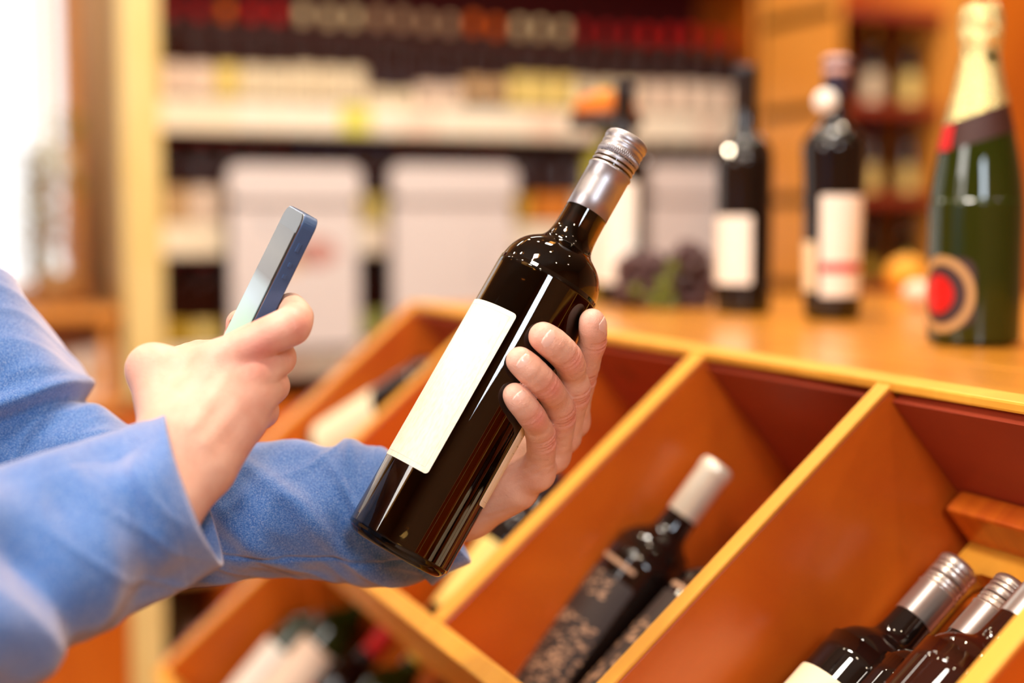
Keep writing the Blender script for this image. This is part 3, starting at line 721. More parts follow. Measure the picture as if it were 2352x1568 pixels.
# cap
def knurl(r, z, a):
    t = HL-z
    if .0128 < t < .0170: return r+.00035*math.sin(a*62)
    return r
cp = capsule_prof(HL, .2585*k_, .0150, True)
dcp = []
for (r0, z0), (r1, z1) in zip(cp, cp[1:]):
    nseg = 3 if abs(z1-z0) > .002 else 1
    for i in range(nseg): dcp.append((r0+(r1-r0)*i/nseg, z0+(z1-z0)*i/nseg))
    if abs((HL-z0)-.0172) < .0003: dcp.append((r0, HL-.0171))
dcp.append(cp[-1])
mc, tcn, bc_ = nt('brushed_screw_cap'); setp(bc_, Base_Color=(.40, .37, .38), Metallic=.92, Roughness=.40)
n1 = tcn.nodes.new('ShaderNodeTexNoise'); n1.inputs['Scale'].default_value = 700; b1_ = tcn.nodes.new('ShaderNodeBump'); b1_.inputs['Strength'].default_value = .06; b1_.inputs['Distance'].default_value = .0004
tcn.links.new(n1.outputs['Fac'], b1_.inputs['Height']); tcn.links.new(b1_.outputs[0], bc_.inputs['Normal'])
v, f = lathe(dcp, 372, knurl); mk('screw_cap', v, f, mc, hb)
# small dashes of the tear-off bridge
bm = bmesh.new()
for i in range(22):
    a = 2*PI*i/22
    for q in range(1):
        vs = []
        for da, zz in ((0, HL-.0182), (.22, HL-.0182), (.22, HL-.0175), (0, HL-.0175)):
            vs.append(bm.verts.new((.01425*math.cos(a+da), .01425*math.sin(a+da), zz)))
        bm.faces.new(vs)
frombm('perforation', bm, M['black'], hb)
# labels with a fine border line
def border_mat(name, col, line, W, H, ins=.0035):
    m, t, b = nt(name); N = t.nodes; L = t.links
    uv = N.new('ShaderNodeUVMap'); uv.uv_map = 'uv'; sp = N.new('ShaderNodeSeparateXYZ'); L.new(uv.outputs[0], sp.inputs[0])
    def M_(op, a, b_=None):
        n = N.new('ShaderNodeMath'); n.operation = op
        for i, v in enumerate((a, b_)):
            if v is None: continue
            if isinstance(v, (int, float)): n.inputs[i].default_value = v
            else: L.new(v, n.inputs[i])
        return n.outputs[0]
    dx = M_('MINIMUM', sp.outputs[0], M_('SUBTRACT', W, sp.outputs[0])); dy = M_('MINIMUM', sp.outputs[1], M_('SUBTRACT', H, sp.outputs[1]))
    d = M_('MINIMUM', dx, dy); e = M_('LESS_THAN', M_('ABSOLUTE', M_('SUBTRACT', d, ins)), .00009)
    n = N.new('ShaderNodeTexNoise'); n.inputs['Scale'].default_value = 22; n.inputs['Detail'].default_value = 4
    r = N.new('ShaderNodeValToRGB'); r.color_ramp.elements[0].position = .3; r.color_ramp.elements[1].position = .6
    r.color_ramp.elements[0].color = (col[0]*.96, col[1]*.92, col[2]*.80, 1); r.color_ramp.elements[1].color = (*col, 1)
    L.new(n.outputs['Fac'], r.inputs[0])
    mx = N.new('ShaderNodeMix'); mx.data_type = 'RGBA'; L.new(e, mx.inputs['Factor']); L.new(r.outputs[0], mx.inputs['A']); mx.inputs['B'].default_value = (*line, 1)
    L.new(mx.outputs['Result'], b.inputs['Base Color']); setp(b, Roughness=.55); return m
def hlabel(name, a0, a1, z0, z1, **k):
    W = math.radians(a1-a0)*RB; H = z1-z0
    me = label_mesh(name, HP, math.radians(a0), math.radians(a1), z0, z1, border_mat(name+'_paper', (.93, .88, .72), (.52, .42, .32), W, H), off=.00035, corner=.0025, nx=48, nz=24)
    return ob(name, me, hb, **k)
SGN = 1 if (MH.to_3x3() @ Vector((0, 1, 0))).dot(cr) > 0 else -1
print('SGN', SGN)
zl0, zl1 = .0535*k_, .1700*k_
hlabel('paper_label', -122, -10, zl0, zl1, label='blank cream front label')
hlabel('paper_label', 60, 150, zl0, zl1, label='cream back label at the side of the bottle')
# faint printing on the back label
bm = bmesh.new()
for z, l in ((.104, .004), (.093, .004)):
    a = math.radians(72); R = RB+.0006; vs = [bm.verts.new((R*math.cos(a+d/R), R*math.sin(a+d/R), z+e)) for d, e in ((0, 0), (l, 0), (l, .00025), (0, .00025))]; bm.faces.new(vs)
rnd = random.Random(9)
for z in (.098, .110, .113, .118):
    for i in range(6):
        a = math.radians(73)+i*.0011/RB; R = RB+.0006; h = rnd.uniform(.0006, .0013)
        vs = [bm.verts.new((R*math.cos(a+d/R), R*math.sin(a+d/R), z+e)) for d, e in ((0, 0), (.0006, 0), (.0006, h), (0, h))]; bm.faces.new(vs)
frombm('label_print', bm, plain('faint_print', (.40, .34, .26), .6), hb)

# ================================================================== THE PHONE
ph_t = .0095; ph_w = .0600; ph_l = .1180
Lx, Ly = .4450, -.8955
px_, py_ = -Ly, Lx      # image-plane perpendicular (right-down)
img = lambda x, y: (cr*x - cu*y)
Lw = (img(Lx, Ly) + cf*(-.03)).normalized()
perp = img(px_, py_)
th_ = math.radians(22.3)
Wd = (-perp*math.sin(th_) + cf*math.cos(th_)); Wd = (Wd-Lw*Wd.dot(Lw)).normalized()
Td = Wd.cross(Lw).normalized()
if Td.dot(perp) < 0: Td = -Td
# near front edge passes through (709,489)..(582,741): top end of near front edge
nf_top = P(704, 492, .880)
pc0 = nf_top - Lw*(ph_l/2) + Wd*(ph_w/2) + Td*(ph_t/2)
MP = frame(pc0, Wd, Lw, Td)
def round_slab(w_, l_, t_, r, bev, n=8):
    bm = bmesh.new(); vs = []
    for cx, cy, a0 in ((w_/2-r, l_/2-r, 0), (-w_/2+r, l_/2-r, PI/2), (-w_/2+r, -l_/2+r, PI), (w_/2-r, -l_/2+r, 1.5*PI)):
        for i in range(n+1): t = a0+PI/2*i/n; vs.append(bm.verts.new((cx+r*math.cos(t), cy+r*math.sin(t), -t_/2)))
    f = bm.faces.new(vs); e = bmesh.ops.extrude_face_region(bm, geom=[f])
    for v in e['geom']:
        if isinstance(v, bmesh.types.BMVert): v.co.z = t_/2
    bmesh.ops.recalc_face_normals(bm, faces=bm.faces)
    es = [e for e in bm.edges if abs(e.verts[0].co.z-e.verts[1].co.z) < 1e-6]
    bmesh.ops.bevel(bm, geom=es, offset=bev, segments=2, profile=.5, affect='EDGES')
    return bm
phone = empty('mobile_phone', label='slim dark blue mobile phone held upright with a glossy glass front', cat='phone'); phone.matrix_world = MP
mpb, tpb, bpb = nt('phone_anodised_blue'); setp(bpb, Base_Color=(.05, .10, .22), Metallic=.3, Roughness=.32)
frombm('body', round_slab(ph_w, ph_l, ph_t, .0085, .0007), mpb, phone)
mpc, tpc, bpc = nt('phone_chamfer'); setp(bpc, Base_Color=(.45, .50, .58), Metallic=1.0, Roughness=.2)
bm = round_slab(ph_w-.0006, ph_l-.0006, .0006, .0083, .0002)
for v in bm.verts: v.co.z -= ph_t/2+.0001
frombm('chamfer_frame', bm, mpc, phone, label='bright chamfered frame around the glass')
mps, tps, bps = nt('phone_glass'); setp(bps, Base_Color=(.010, .011, .012), Roughness=.03, IOR=1.45)
bm = round_slab(ph_w-.0022, ph_l-.0022, .0006, .0076, .0002)
for v in bm.verts: v.co.z -= ph_t/2+.0005
frombm('front_glass', bm, mps, phone)
mpsc, tsc, bsc = nt('display_reflection_glow'); N = tsc.nodes
tc = N.new('ShaderNodeTexCoord'); sp = N.new('ShaderNodeSeparateXYZ'); tsc.links.new(tc.outputs['Object'], sp.inputs[0])
mr = N.new('ShaderNodeMapRange'); mr.inputs['From Min'].default_value = -.045; mr.inputs['From Max'].default_value = .045; tsc.links.new(sp.outputs['Y'], mr.inputs['Value'])
rp = N.new('ShaderNodeValToRGB'); rp.color_ramp.elements[0].color = (.55, .85, .55, 1); rp.color_ramp.elements[1].color = (.05, .03, .015, 1)
rp.color_ramp.elements[0].position = .25
for pos_, c_ in ((.45, (.50, .60, .62, 1)), (.56, (.36, .42, .42, 1)), (.64, (.07, .035, .012, 1)), (.82, (.12, .08, .04, 1))):
    e_ = rp.color_ramp.elements.new(pos_); e_.color = c_
tsc.links.new(mr.outputs[0], rp.inputs[0]); tsc.links.new(rp.outputs[0], bsc.inputs['Emission Color'])  # glowing gradient painted in for the reflection on the glass
setp(bsc, Base_Color=(.008, .008, .008), Roughness=.04, Emission_Strength=.85, IOR=1.35)
o = box('display', (-.0272, -.0455, -ph_t/2-.0011), (.0272, .0455, -ph_t/2-.0008), mpsc, phone, label='phone display glowing with a painted reflection of the room')
for yy, s in ((.038, .006), (.026, .003), (.018, .003)):
    frombm('side_button', (lambda bm: (box_bm(bm, (-ph_w/2-.0006, yy-s/2, -.0012), (-ph_w/2+.001, yy+s/2, .0012), None, .0003), bm)[1])(bmesh.new()), mpb, phone)
frombm('camera_lens', (lambda bm: (bmesh.ops.create_cone(bm, cap_ends=True, segments=20, radius1=.003, radius2=.003, depth=.0008, matrix=Matrix.Translation((.022, .050, ph_t/2+.0002))), bm)[1])(bmesh.new()), M['black'], phone)

# ================================================================== THE PERSON
def sd_cone(p, a, b, r1, r2):
    """round cone signed distance, p: (...,3)"""
    ba = b-a; l2 = float(ba@ba); rr = r1-r2; a2 = l2-rr*rr; il2 = 1.0/l2
    pa = p-a; y = pa@ba; z = y-l2
    x2 = ((pa*l2-y[..., None]*ba)**2).sum(-1); y2 = y*y*l2; z2 = z*z*l2
    k = np.sign(rr)*rr*rr*x2
    d = (np.sqrt(np.maximum(x2*a2*il2, 0))+y*rr)*il2-r1
    c1 = np.sign(z)*a2*z2 > k; c2 = np.sign(y)*a2*y2 < k
    d = np.where(c1, np.sqrt(x2+z2)*il2-r2, np.where(c2, np.sqrt(x2+y2)*il2-r1, d)); return d
def smin(a, b, k):
    h = np.maximum(k-np.abs(a-b), 0)/k; return np.minimum(a, b)-h*h*h*k/6
class Field:
    def __init__(s, lo, hi, vox):
        s.lo = np.array(lo); s.vox = vox; s.n = np.ceil((np.array(hi)-s.lo)/vox).astype(int)+1
        g = [s.lo[i]+np.arange(s.n[i])*vox for i in range(3)]
        s.g = g; s.F = np.full(s.n, .05)
    def new(s): return np.full(s.n, .05)
    def sub(s, a, b, r, pad):
        lo = np.minimum(a, b)-r-pad; hi = np.maximum(a, b)+r+pad
        i0 = np.clip(((lo-s.lo)/s.vox).astype(int), 0, s.n-1); i1 = np.clip(((hi-s.lo)/s.vox).astype(int)+2, 1, s.n)
        sl = tuple(slice(i0[i], i1[i]) for i in range(3))
        X, Y, Z = np.meshgrid(*[s.g[i][sl[i]] for i in range(3)], indexing='ij'); return sl, np.stack([X, Y, Z], -1)
    def add(s, F, a, b, ra, rb, k):
        a = np.array(a, float); b = np.array(b, float)
        if np.linalg.norm(a-b) < 1e-5: b = b+np.array([1e-4, 0, 0])
        if np.linalg.norm(b-a) <= abs(ra-rb): rb = ra-.9*np.sign(ra-rb)*np.linalg.norm(b-a) if ra > rb else rb; 
        sl, p = s.sub(a, b, max(ra, rb), k+.012)
        if p.size == 0: return F
        F[sl] = smin(F[sl], sd_cone(p, a, b, ra, rb), k); return F
def surface_nets(F, lo, vox, smooth=1):
    ins = F < 0; n = F.shape
    c = [ins[i:n[0]-1+i, j:n[1]-1+j, k:n[2]-1+k] for i in (0, 1) for j in (0, 1) for k in (0, 1)]
    s = sum(x.astype(np.int8) for x in c); act = (s > 0) & (s < 8)
    idx = -np.ones(act.shape, int); A = np.argwhere(act); idx[act] = np.arange(len(A))
    acc = np.zeros((len(A), 3)); cnt = np.zeros(len(A))
    offs = [(i, j, k) for i in (0, 1) for j in (0, 1) for k in (0, 1)]
    for o1 in offs:
        for ax in range(3):
            if o1[ax]: continue
            o2 = list(o1); o2[ax] = 1
            f1 = F[A[:, 0]+o1[0], A[:, 1]+o1[1], A[:, 2]+o1[2]]; f2 = F[A[:, 0]+o2[0], A[:, 1]+o2[1], A[:, 2]+o2[2]]
            cr_ = (f1 < 0) != (f2 < 0); t = np.where(cr_, f1/(f1-f2+1e-12), 0)
            pt = np.array(o1, float)[None]+np.zeros((len(A), 3)); pt[:, ax] += t
            acc[cr_] += pt[cr_]; cnt += cr_
    V = (A+acc/cnt[:, None])*vox+lo
    Q = []
    for ax in range(3):
        u, v_ = [(1, 2), (2, 0), (0, 1)][ax]
        sl1 = [slice(None)]*3; sl2 = [slice(None)]*3; sl1[ax] = slice(0, -1); sl2[ax] = slice(1, None)
        e = ins[tuple(sl1)] != ins[tuple(sl2)]
        E = np.argwhere(e); m = (E[:, u] > 0) & (E[:, v_] > 0) & (E[:, u] < n[u]-1) & (E[:, v_] < n[v_]-1); E = E[m]
        flip = ins[E[:, 0], E[:, 1], E[:, 2]]
        def g(du, dv):
            q = E.copy(); q[:, u] -= du; q[:, v_] -= dv; return idx[q[:, 0], q[:, 1], q[:, 2]]
        q = np.stack([g(1, 1), g(0, 1), g(0, 0), g(1, 0)], 1)
        q[~flip] = q[~flip][:, ::-1]; Q.append(q)
    Q = np.concatenate(Q); Q = Q[(Q >= 0).all(1)]
    for _ in range(smooth):
        S_ = np.zeros_like(V); C_ = np.zeros(len(V))
        for i in range(4):
            a, b = Q[:, i], Q[:, (i+1) % 4]
            np.add.at(S_, a, V[b]); np.add.at(C_, a, 1); np.add.at(S_, b, V[a]); np.add.at(C_, b, 1)
        C_[C_ == 0] = 1; V = .5*V+.5*S_/C_[:, None]
    return V, Q
def np_mesh(name, V, Q, mat, cols=None):
    me = bpy.data.meshes.new(name); me.vertices.add(len(V)); me.vertices.foreach_set('co', V.astype(np.float32).ravel())
    me.loops.add(Q.size); me.loops.foreach_set('vertex_index', Q.astype(np.int32).ravel())
    me.polygons.add(len(Q)); me.polygons.foreach_set('loop_start', (np.arange(len(Q))*4).astype(np.int32)); me.polygons.foreach_set('loop_total', np.full(len(Q), 4, np.int32))
    me.update(calc_edges=True); me.validate(); me.materials.append(mat); me.shade_smooth()
    if cols is not None:
        at = me.color_attributes.new('tint', 'FLOAT_COLOR', 'POINT'); c = np.concatenate([cols, np.ones((len(V), 1))], 1).astype(np.float32); at.data.foreach_set('color', c.ravel())
    return me

# skin ------------------------------------------------------------------------
msk, tsk, bsk = nt('skin'); N = tsk.nodes; L = tsk.links
at = N.new('ShaderNodeAttribute'); at.attribute_name = 'tint'
sp = N.new('ShaderNodeSeparateColor'); L.new(at.outputs['Color'], sp.inputs[0])
m1 = N.new('ShaderNodeMix'); m1.data_type = 'RGBA'; m1.inputs['A'].default_value = (.80, .49, .36, 1); m1.inputs['B'].default_value = (.76, .27, .21, 1); L.new(sp.outputs[0], m1.inputs['Factor'])
tc = N.new('ShaderNodeTexCoord')
nz = N.new('ShaderNodeTexNoise'); nz.inputs['Scale'].default_value = 55; nz.inputs['Detail'].default_value = 5; L.new(tc.outputs['Object'], nz.inputs['Vector'])
m2 = N.new('ShaderNodeMix'); m2.data_type = 'RGBA'; m2.blend_type = 'MULTIPLY'; m2.inputs['Factor'].default_value = .6
rr2 = N.new('ShaderNodeValToRGB'); rr2.color_ramp.elements[0].position = .32; rr2.color_ramp.elements[0].color = (.86, .66, .60, 1); rr2.color_ramp.elements[1].position = .62; rr2.color_ramp.elements[1].color = (1, 1, 1, 1)
L.new(nz.outputs['Fac'], rr2.inputs[0]); L.new(m1.outputs['Result'], m2.inputs['A']); L.new(rr2.outputs[0], m2.inputs['B']); L.new(m2.outputs['Result'], bsk.inputs['Base Color'])
vo = N.new('ShaderNodeTexVoronoi'); vo.inputs['Scale'].default_value = 1100; vo.feature = 'DISTANCE_TO_EDGE'; L.new(tc.outputs['Object'], vo.inputs['Vector'])
n3 = N.new('ShaderNodeTexNoise'); n3.inputs['Scale'].default_value = 320; n3.inputs['Detail'].default_value = 6; n3.inputs['Distortion'].default_value = 1.5; L.new(tc.outputs['Object'], n3.inputs['Vector'])
ad = N.new('ShaderNodeMath'); ad.operation = 'MULTIPLY_ADD'; ad.inputs[1].default_value = .5; L.new(vo.outputs['Distance'], ad.inputs[0]); L.new(n3.outputs['Fac'], ad.inputs[2])
bpn = N.new('ShaderNodeBump'); bpn.inputs['Strength'].default_value = .55; bpn.inputs['Distance'].default_value = .0006; L.new(ad.outputs[0], bpn.inputs['Height']); L.new(bpn.outputs[0], bsk.inputs['Normal'])
setp(bsk, Roughness=.42, Subsurface_Weight=.12, Subsurface_Scale=.003); bsk.inputs['Subsurface Radius'].default_value = (1.0, .35, .2)

A3 = lambda p: np.array(p[:], float)
ZS = 1.0
def pxj(j): return A3(P(j[0], j[1], j[2]*ZS))
hbA, hbD = A3(HB0), A3((HB1-HB0).normalized())
def sd_bottle(p, margin=0.0):
    q = p-hbA; t = q@hbD; r = np.linalg.norm(q-t[..., None]*hbD, axis=-1)
    pr = np.array(dense(HP, 3)); zs = pr[:, 1]; rs = pr[:, 0]
    m = zs > .001; rad = np.interp(t, zs[m], rs[m])+margin
    return np.maximum(r-rad, np.maximum(-t, t-HL))
def push_out(c, r):
    q = c-hbA; t = q@hbD; rv = q-t*hbD; d = np.linalg.norm(rv); need = RB+r-.0012
    return c if d >= need else hbA+t*hbD+rv/d*need
def chain(fd, F, pts, rads, k=.004, push=False, sub=3):
    pts = [np.array(p) for p in pts]; out = []
    for i in range(len(pts)-1):
        for s_ in range(sub):
            t = s_/sub; p0 = pts[max(i-1, 0)]; p1 = pts[i]; p2 = pts[i+1]; p3 = pts[min(i+2, len(pts)-1)]
            lin = p1+(p2-p1)*t; cat = .5*((2*p1)+(-p0+p2)*t+(2*p0-5*p1+4*p2-p3)*t*t+(-p0+3*p1-3*p2+p3)*t**3)
            out.append((.65*lin+.35*cat, rads[i]+(rads[i+1]-rads[i])*t))
    out.append((pts[-1], rads[-1]))
    if push: out = [(push_out(c, r), r) for c, r in out]
    for (a, ra), (b, rb) in zip(out, out[1:]): F = fd.add(F, a, b, ra, rb, k)
    return F, out
creases = []    # (centre, axis, radius of effect, amplitude)
tints = []      # (centre, radius, amount)
nails = []      # (tip, dip, radius, dorsal)

def apply_creases(fd, F):
    for c, ax, R, amp, offs, wd in creases:
        sl, p = fd.sub(np.array(c), np.array(c), R, .002)
        q = p-c; t = q@ax; rad = np.linalg.norm(q, axis=-1); fall = np.clip(1-rad/R, 0, 1)**.7
        g = sum(np.exp(-((t-o)/wd)**2) for o in offs)
        F[sl] += amp*g*fall
    return F

def finger(fd, F, joints, rads, push=False, nail=None, away=None, crease=True, k=.004):
    pts = [pxj(j) for j in joints]
    G, out = chain(fd, fd.new(), pts, rads, k, push)
    sub = 3
    cs = [out[i*sub][0] for i in range(len(pts))]
    return G, cs
# ---------------------------------------------------------------- hand B (holding the bottle)
boxpts = [P(x, y, z) for x, y, z in ((1390, 680, .87), (1390, 1300, 1.03), (900, 1300, 1.04), (1130, 680, .87), (1000, 820, 1.03), (1380, 700, 1.03), (900, 1250, .90))]
lo = np.min([A3(p) for p in boxpts], 0)-.01; hi = np.max([A3(p) for p in boxpts], 0)+.01
fd = Field(lo, hi, .0009)
WR = (1066, 1158, .992)
fingers = {
 'index':  [((1275, 1015, .988), .0125), ((1316, 968, .985), .0108), ((1326, 910, .968), .0098), ((1340, 852, .951), .0103), ((1352, 812, .938), .0090), ((1362, 782, .930), .0094), ((1361, 755, .923), .0091), ((1360, 738, .920), .0085)],
 'middle': [((1265, 1040, .980), .0130), ((1292, 1000, .970), .0118), ((1310, 948, .954), .0099), ((1322, 893, .936), .0105), ((1304, 846, .924), .0096), ((1283, 812, .914), .0102), ((1256, 786, .907), .0102), ((1240, 772, .903), .0094)],
 'ring':   [((1232, 1068, .972), .0125), ((1268, 1045, .962), .0115), ((1285, 995, .946), .0095), ((1289, 942, .930), .0101), ((1263, 906, .918), .0090), ((1238, 878, .908), .0096), ((1206, 845, .901), .0096), ((1190, 828, .898), .0088)],
 'pinky':  [((1205, 1100, .965), .0120), ((1232, 1085, .950), .0118), ((1243, 1042, .936), .0095), ((1243, 1000, .924), .0101), ((1222, 968, .914), .0086), ((1205, 946, .907), .0090), ((1184, 918, .901), .0086), ((1176, 905, .899), .0078)],
}
palm = fd.new()
for nm, ch_ in fingers.items():
    c0_, r0_ = ch_[0]
    palm = fd.add(palm, pxj(ch_[1][0]), pxj((WR[0]+(c0_[0]-1250)*.18, WR[1]+(c0_[1]-1055)*.12-6, WR[2]-.002)), ch_[1][1], .0195, .009)
palm = fd.add(palm, pxj((1185, 1122, .962)), pxj((1085, 1162, .984)), .0155, .0195, .008)   # heel of the hand
palm = fd.add(palm, pxj((1180, 1060, .990)), pxj(WR), .016, .021, .008)
palm = fd.add(palm, pxj(WR), pxj((960, 1172, 1.004)), .0245, .026, .012)
palm = fd.add(palm, pxj((960, 1172, 1.004)), pxj((880, 1180, 1.008)), .026, .027, .012)
F = palm.copy()
def dorsal(tip, dip, out):
    d = tip-dip; d /= np.linalg.norm(d); n = out-d*(out@d); return n/np.linalg.norm(n)
for nm, ch_ in fingers.items():
    J = [c for c, r in ch_][1:]; Rr = [r for c, r in ch_][1:]
    G, cs = finger(fd, F, J, Rr, push=True, k=.0010)
    F = np.minimum(F, smin(palm, G, .009))
    tip, dm, dip, pip_, mcp = cs[-1], cs[-2], cs[-3], cs[-5], cs[0]
    q = (dm-hbA); radial = q-(q@hbD)*hbD; radial /= np.linalg.norm(radial)
    nrm = dorsal(tip, dip, radial*.8-A3(cf)*.35 if nm != 'index' else radial*.9+A3(cr)*.5)
    nails.append((tip, dip, Rr[-2], Rr[-1], nrm))
    for c, a, b, amp, offs in ((pip_, cs[-6], cs[-4], .0016, (-.0042, -.0015, .0012, .0040)), (dip, cs[-4], cs[-2], .0011, (-.002, .0010, .0032))):
        ax = b-a; ax /= np.linalg.norm(ax); q = c-hbA; out_ = q-(q@hbD)*hbD; out_ /= np.linalg.norm(out_)
        creases.append((c+out_*.0085-A3(cf)*.003, ax, .0130, amp, offs, .0008)); tints.append((c+out_*.007, .014, .75))
    tints.append((tip, .014, .45)); tints.append((mcp, .02, .35))
# thumb behind the bottle
G, cs = finger(fd, F, [(1110, 1120, 1.000), (1120, 1030, 1.006), (1116, 950, 1.000), (1128, 895, .996)], [.0175, .014, .0118, .0088], push=True)
F = np.minimum(F, smin(palm, G, .012))
F = apply_creases(fd, F)
# palm creases
creases2 = [(pxj((1205, 1075, .942)), A3((cr*.5-cu*.86)), .022, .0007, (0, .006), .0009), (pxj((1140, 1160, .965)), A3((cr*.35-cu*.93)), .022, .0006, (-.006, 0, .005), .0008)]
_c = creases; creases = creases2; F = apply_creases(fd, F); creases = _c
X, Y, Z = np.meshgrid(*fd.g, indexing='ij'); Pn = np.stack([X, Y, Z], -1)
near = np.abs(F) < .02
sb = np.full(F.shape, .05); sb[near] = sd_bottle(Pn[near], .0003)
F = np.maximum(F, -sb)
VB, QB = surface_nets(F, fd.lo, fd.vox, 2)
nailsB = nails; nails = []; tintsB = tints; tints = []; creases = []
# ---------------------------------------------------------------- hand A (holding the phone)
ZS = 1.025
boxpts = [P(x, y, z) for x, y, z in ((740, 640, .82), (740, 1200, .80), (200, 1300, .76), (290, 740, .80), (700, 640, .94), (290, 740, .94), (300, 1400, .72), (600, 1100, .86))]
lo = np.min([A3(p) for p in boxpts], 0)-.008; hi = np.max([A3(p) for p in boxpts], 0)+.008
fd = Field(lo, hi, .0011)
palm = fd.new()
W1, W2 = (398, 1010, .812), (450, 1075, .812)
mc_ = {'index': (505, 836, .838), 'middle': (575, 862, .838), 'ring': (575, 915, .836), 'pinky': (545, 968, .832)}
for nm, c in mc_.items():
    wv = {'index': W1, 'middle': (415, 1030, .81), 'ring': (432, 1052, .81), 'pinky': W2}[nm]
    palm = fd.add(palm, pxj(c), pxj(wv), .0135, .0185, .011)
palm = fd.add(palm, pxj((352, 850, .842)), pxj(W1), .0150, .0185, .012)
palm = fd.add(palm, pxj((352, 850, .842)), pxj((505, 838, .842)), .0125, .0125, .010)
palm = fd.add(palm, pxj((430, 890, .842)), pxj((500, 900, .845)), .017, .015, .010)
palm = fd.add(palm, pxj((545, 968, .832)), pxj((480, 1070, .815)), .015, .016, .010)
for wv, fv in ((W1, (320, 1130, .79)), (W2, (350, 1180, .79))): palm = fd.add(palm, pxj(wv), pxj(fv), .0195, .026, .012)
palm = fd.add(palm, pxj((330, 1165, .79)), pxj((250, 1212, .785)), .028, .030, .012)
F = palm.copy()
fa = {
 'index': ([(505, 834, .838), (560, 800, .835), (615, 772, .836), (668, 749, .842), (682, 728, .858), (668, 708, .874), (655, 712, .888), (646, 722, .894)], [.0125, .0120, .0116, .0122, .0103, .0098, .0090, .0080]),
 'middle': ([(575, 862, .838), (610, 840, .845), (638, 822, .862), (625, 800, .888), (600, 790, .904)], [.0130, .0118, .0115, .0095, .0080]),
 'ring': ([(575, 915, .836), (605, 898, .845), (624, 886, .862), (605, 850, .890), (580, 830, .905)], [.0130, .0112, .0112, .0092, .0080]),
 'pinky': ([(545, 968, .832), (580, 955, .842), (602, 944, .858), (585, 905, .882), (560, 880, .896)], [.0125, .0105, .0105, .0088, .0072]),
 'thumb': ([(352, 850, .842), (400, 846, .870), (458, 822, .896), (520, 818, .914), (554, 782, .922), (553, 744, .922)], [.0150, .0130, .0118, .0108, .0104, .0100]),
}
for nm, (J, Rr) in fa.items():
    G, cs = finger(fd, F, J, Rr, k=.0012)
    F = np.minimum(F, smin(palm, G, .010))
    if nm == 'index':
        ax = cs[3]-cs[1]; ax /= np.linalg.norm(ax); creases.append((cs[3]-A3(cf)*.009, ax, .013, .0005, (-.004, -.001, .002), .0008)); tints.append((cs[3]-A3(cf)*.006+A3(cr)*.006, .020, .55))
    tints.append((cs[0]-A3(cf)*.01, .028, .22)); tints.append((cs[2]-A3(cf)*.006, .020, .5)); tints.append((cs[-1], .016, .5))
    if nm in ('index', 'thumb'):
        nails.append((cs[-1], cs[-3], Rr[-2]*.95, Rr[-1], dorsal(cs[-1], cs[-3], A3(cr) if nm == 'index' else -A3(perp)*.4+A3(cf))))
tints.append((pxj((604, 815, .822)), .022, .85)); tints.append((pxj((560, 1010, .83)), .03, .35))
# tendons
for a, b in (((540, 842, .830), (440, 985, .800)), ((575, 900, .828), (465, 1020, .800))):
    sl, p = fd.sub(pxj(a), pxj(b), .004, .006); F[sl] = smin(F[sl], sd_cone(p, pxj(a), pxj(b), .0035, .004), .008)
F = apply_creases(fd, F)
near = np.abs(F) < .02
X, Y, Z = np.meshgrid(*fd.g, indexing='ij'); Pn = np.stack([X, Y, Z], -1)[near]
MPi = np.array(MP.inverted()); q = Pn@MPi[:3, :3].T+MPi[:3, 3]
dx_ = np.abs(q)-np.array([ph_w/2, ph_l/2, ph_t/2+.0006])-.0004
sdp = np.linalg.norm(np.maximum(dx_, 0), axis=1)+np.minimum(dx_.max(1), 0)
Fn = F[near]; F[near] = np.maximum(Fn, -sdp)
VA, QA = surface_nets(F, fd.lo, fd.vox, 2)
nailsA = nails; tintsA = tints
ZS = 1.0
# ---------------------------------------------------------------- body outside the frame (torso skin, neck, head, forearms)
ELA = pxj((-640, 1700, .63)); ELB = pxj((110, 1120, 1.012)); SHA = pxj((-1500, 380, .62)); SHB = pxj((-600, 450, 1.02))
SHA = A3(c2w(-.60, .06, .62)); SHB = A3(P(-600, 450, 1.02))
mid = (SHA+SHB)/2; up = np.array([0, 0, 1.0]); front = A3(cr)-up*float(A3(cr)[2]); front /= np.linalg.norm(front); side = (SHB-SHA)/np.linalg.norm(SHB-SHA)
fd = Field(np.minimum.reduce([SHA, SHB, ELA, ELB, mid-.25])-np.array([.12, .12, .12]), np.maximum.reduce([SHA, SHB, ELA, ELB, mid+.2, pxj((500, 1180, .985))])+np.array([.1, .1, .42]), .008)
F = fd.new()
neck0 = mid+up*.03; head = mid+up*.235+front*.055
F = fd.add(F, mid-up*.35-front*.02, mid-up*.06, .09, .10, .03)
F = fd.add(F, SHA-up*.02, SHB-up*.02, .05, .05, .05)
F = fd.add(F, neck0, head-up*.07, .055, .052, .03)
F = fd.add(F, head+up*.035-front*.015, head-up*.045+front*.03, .083, .052, .04)   # skull to jaw
F = fd.add(F, head-up*.015+front*.088, head+up*.02+front*.078, .012, .007, .012)  # nose
F = fd.add(F, head-up*.050+front*.080-side*.014, head-up*.050+front*.080+side*.014, .008, .008, .008)  # lips
for s_ in (-1, 1):
    F = fd.add(F, head+side*s_*.076+up*.012, head+side*s_*.076-up*.018, .012, .009, .010)  # ears
    F = fd.add(F, head+side*s_*.03+up*.026+front*.070, head+side*s_*.034+up*.024+front*.068, .012, .012, .006)
for sh, el, wv in ((SHA, ELA, pxj((250, 1212, .800))), (SHB, ELB, pxj((880, 1180, 1.008)))):
    F = fd.add(F, sh, el, .047, .040, .03); F = fd.add(F, el, wv, .034, .028, .02)
VC, QC = surface_nets(F, fd.lo, fd.vox, 3)
headV = head
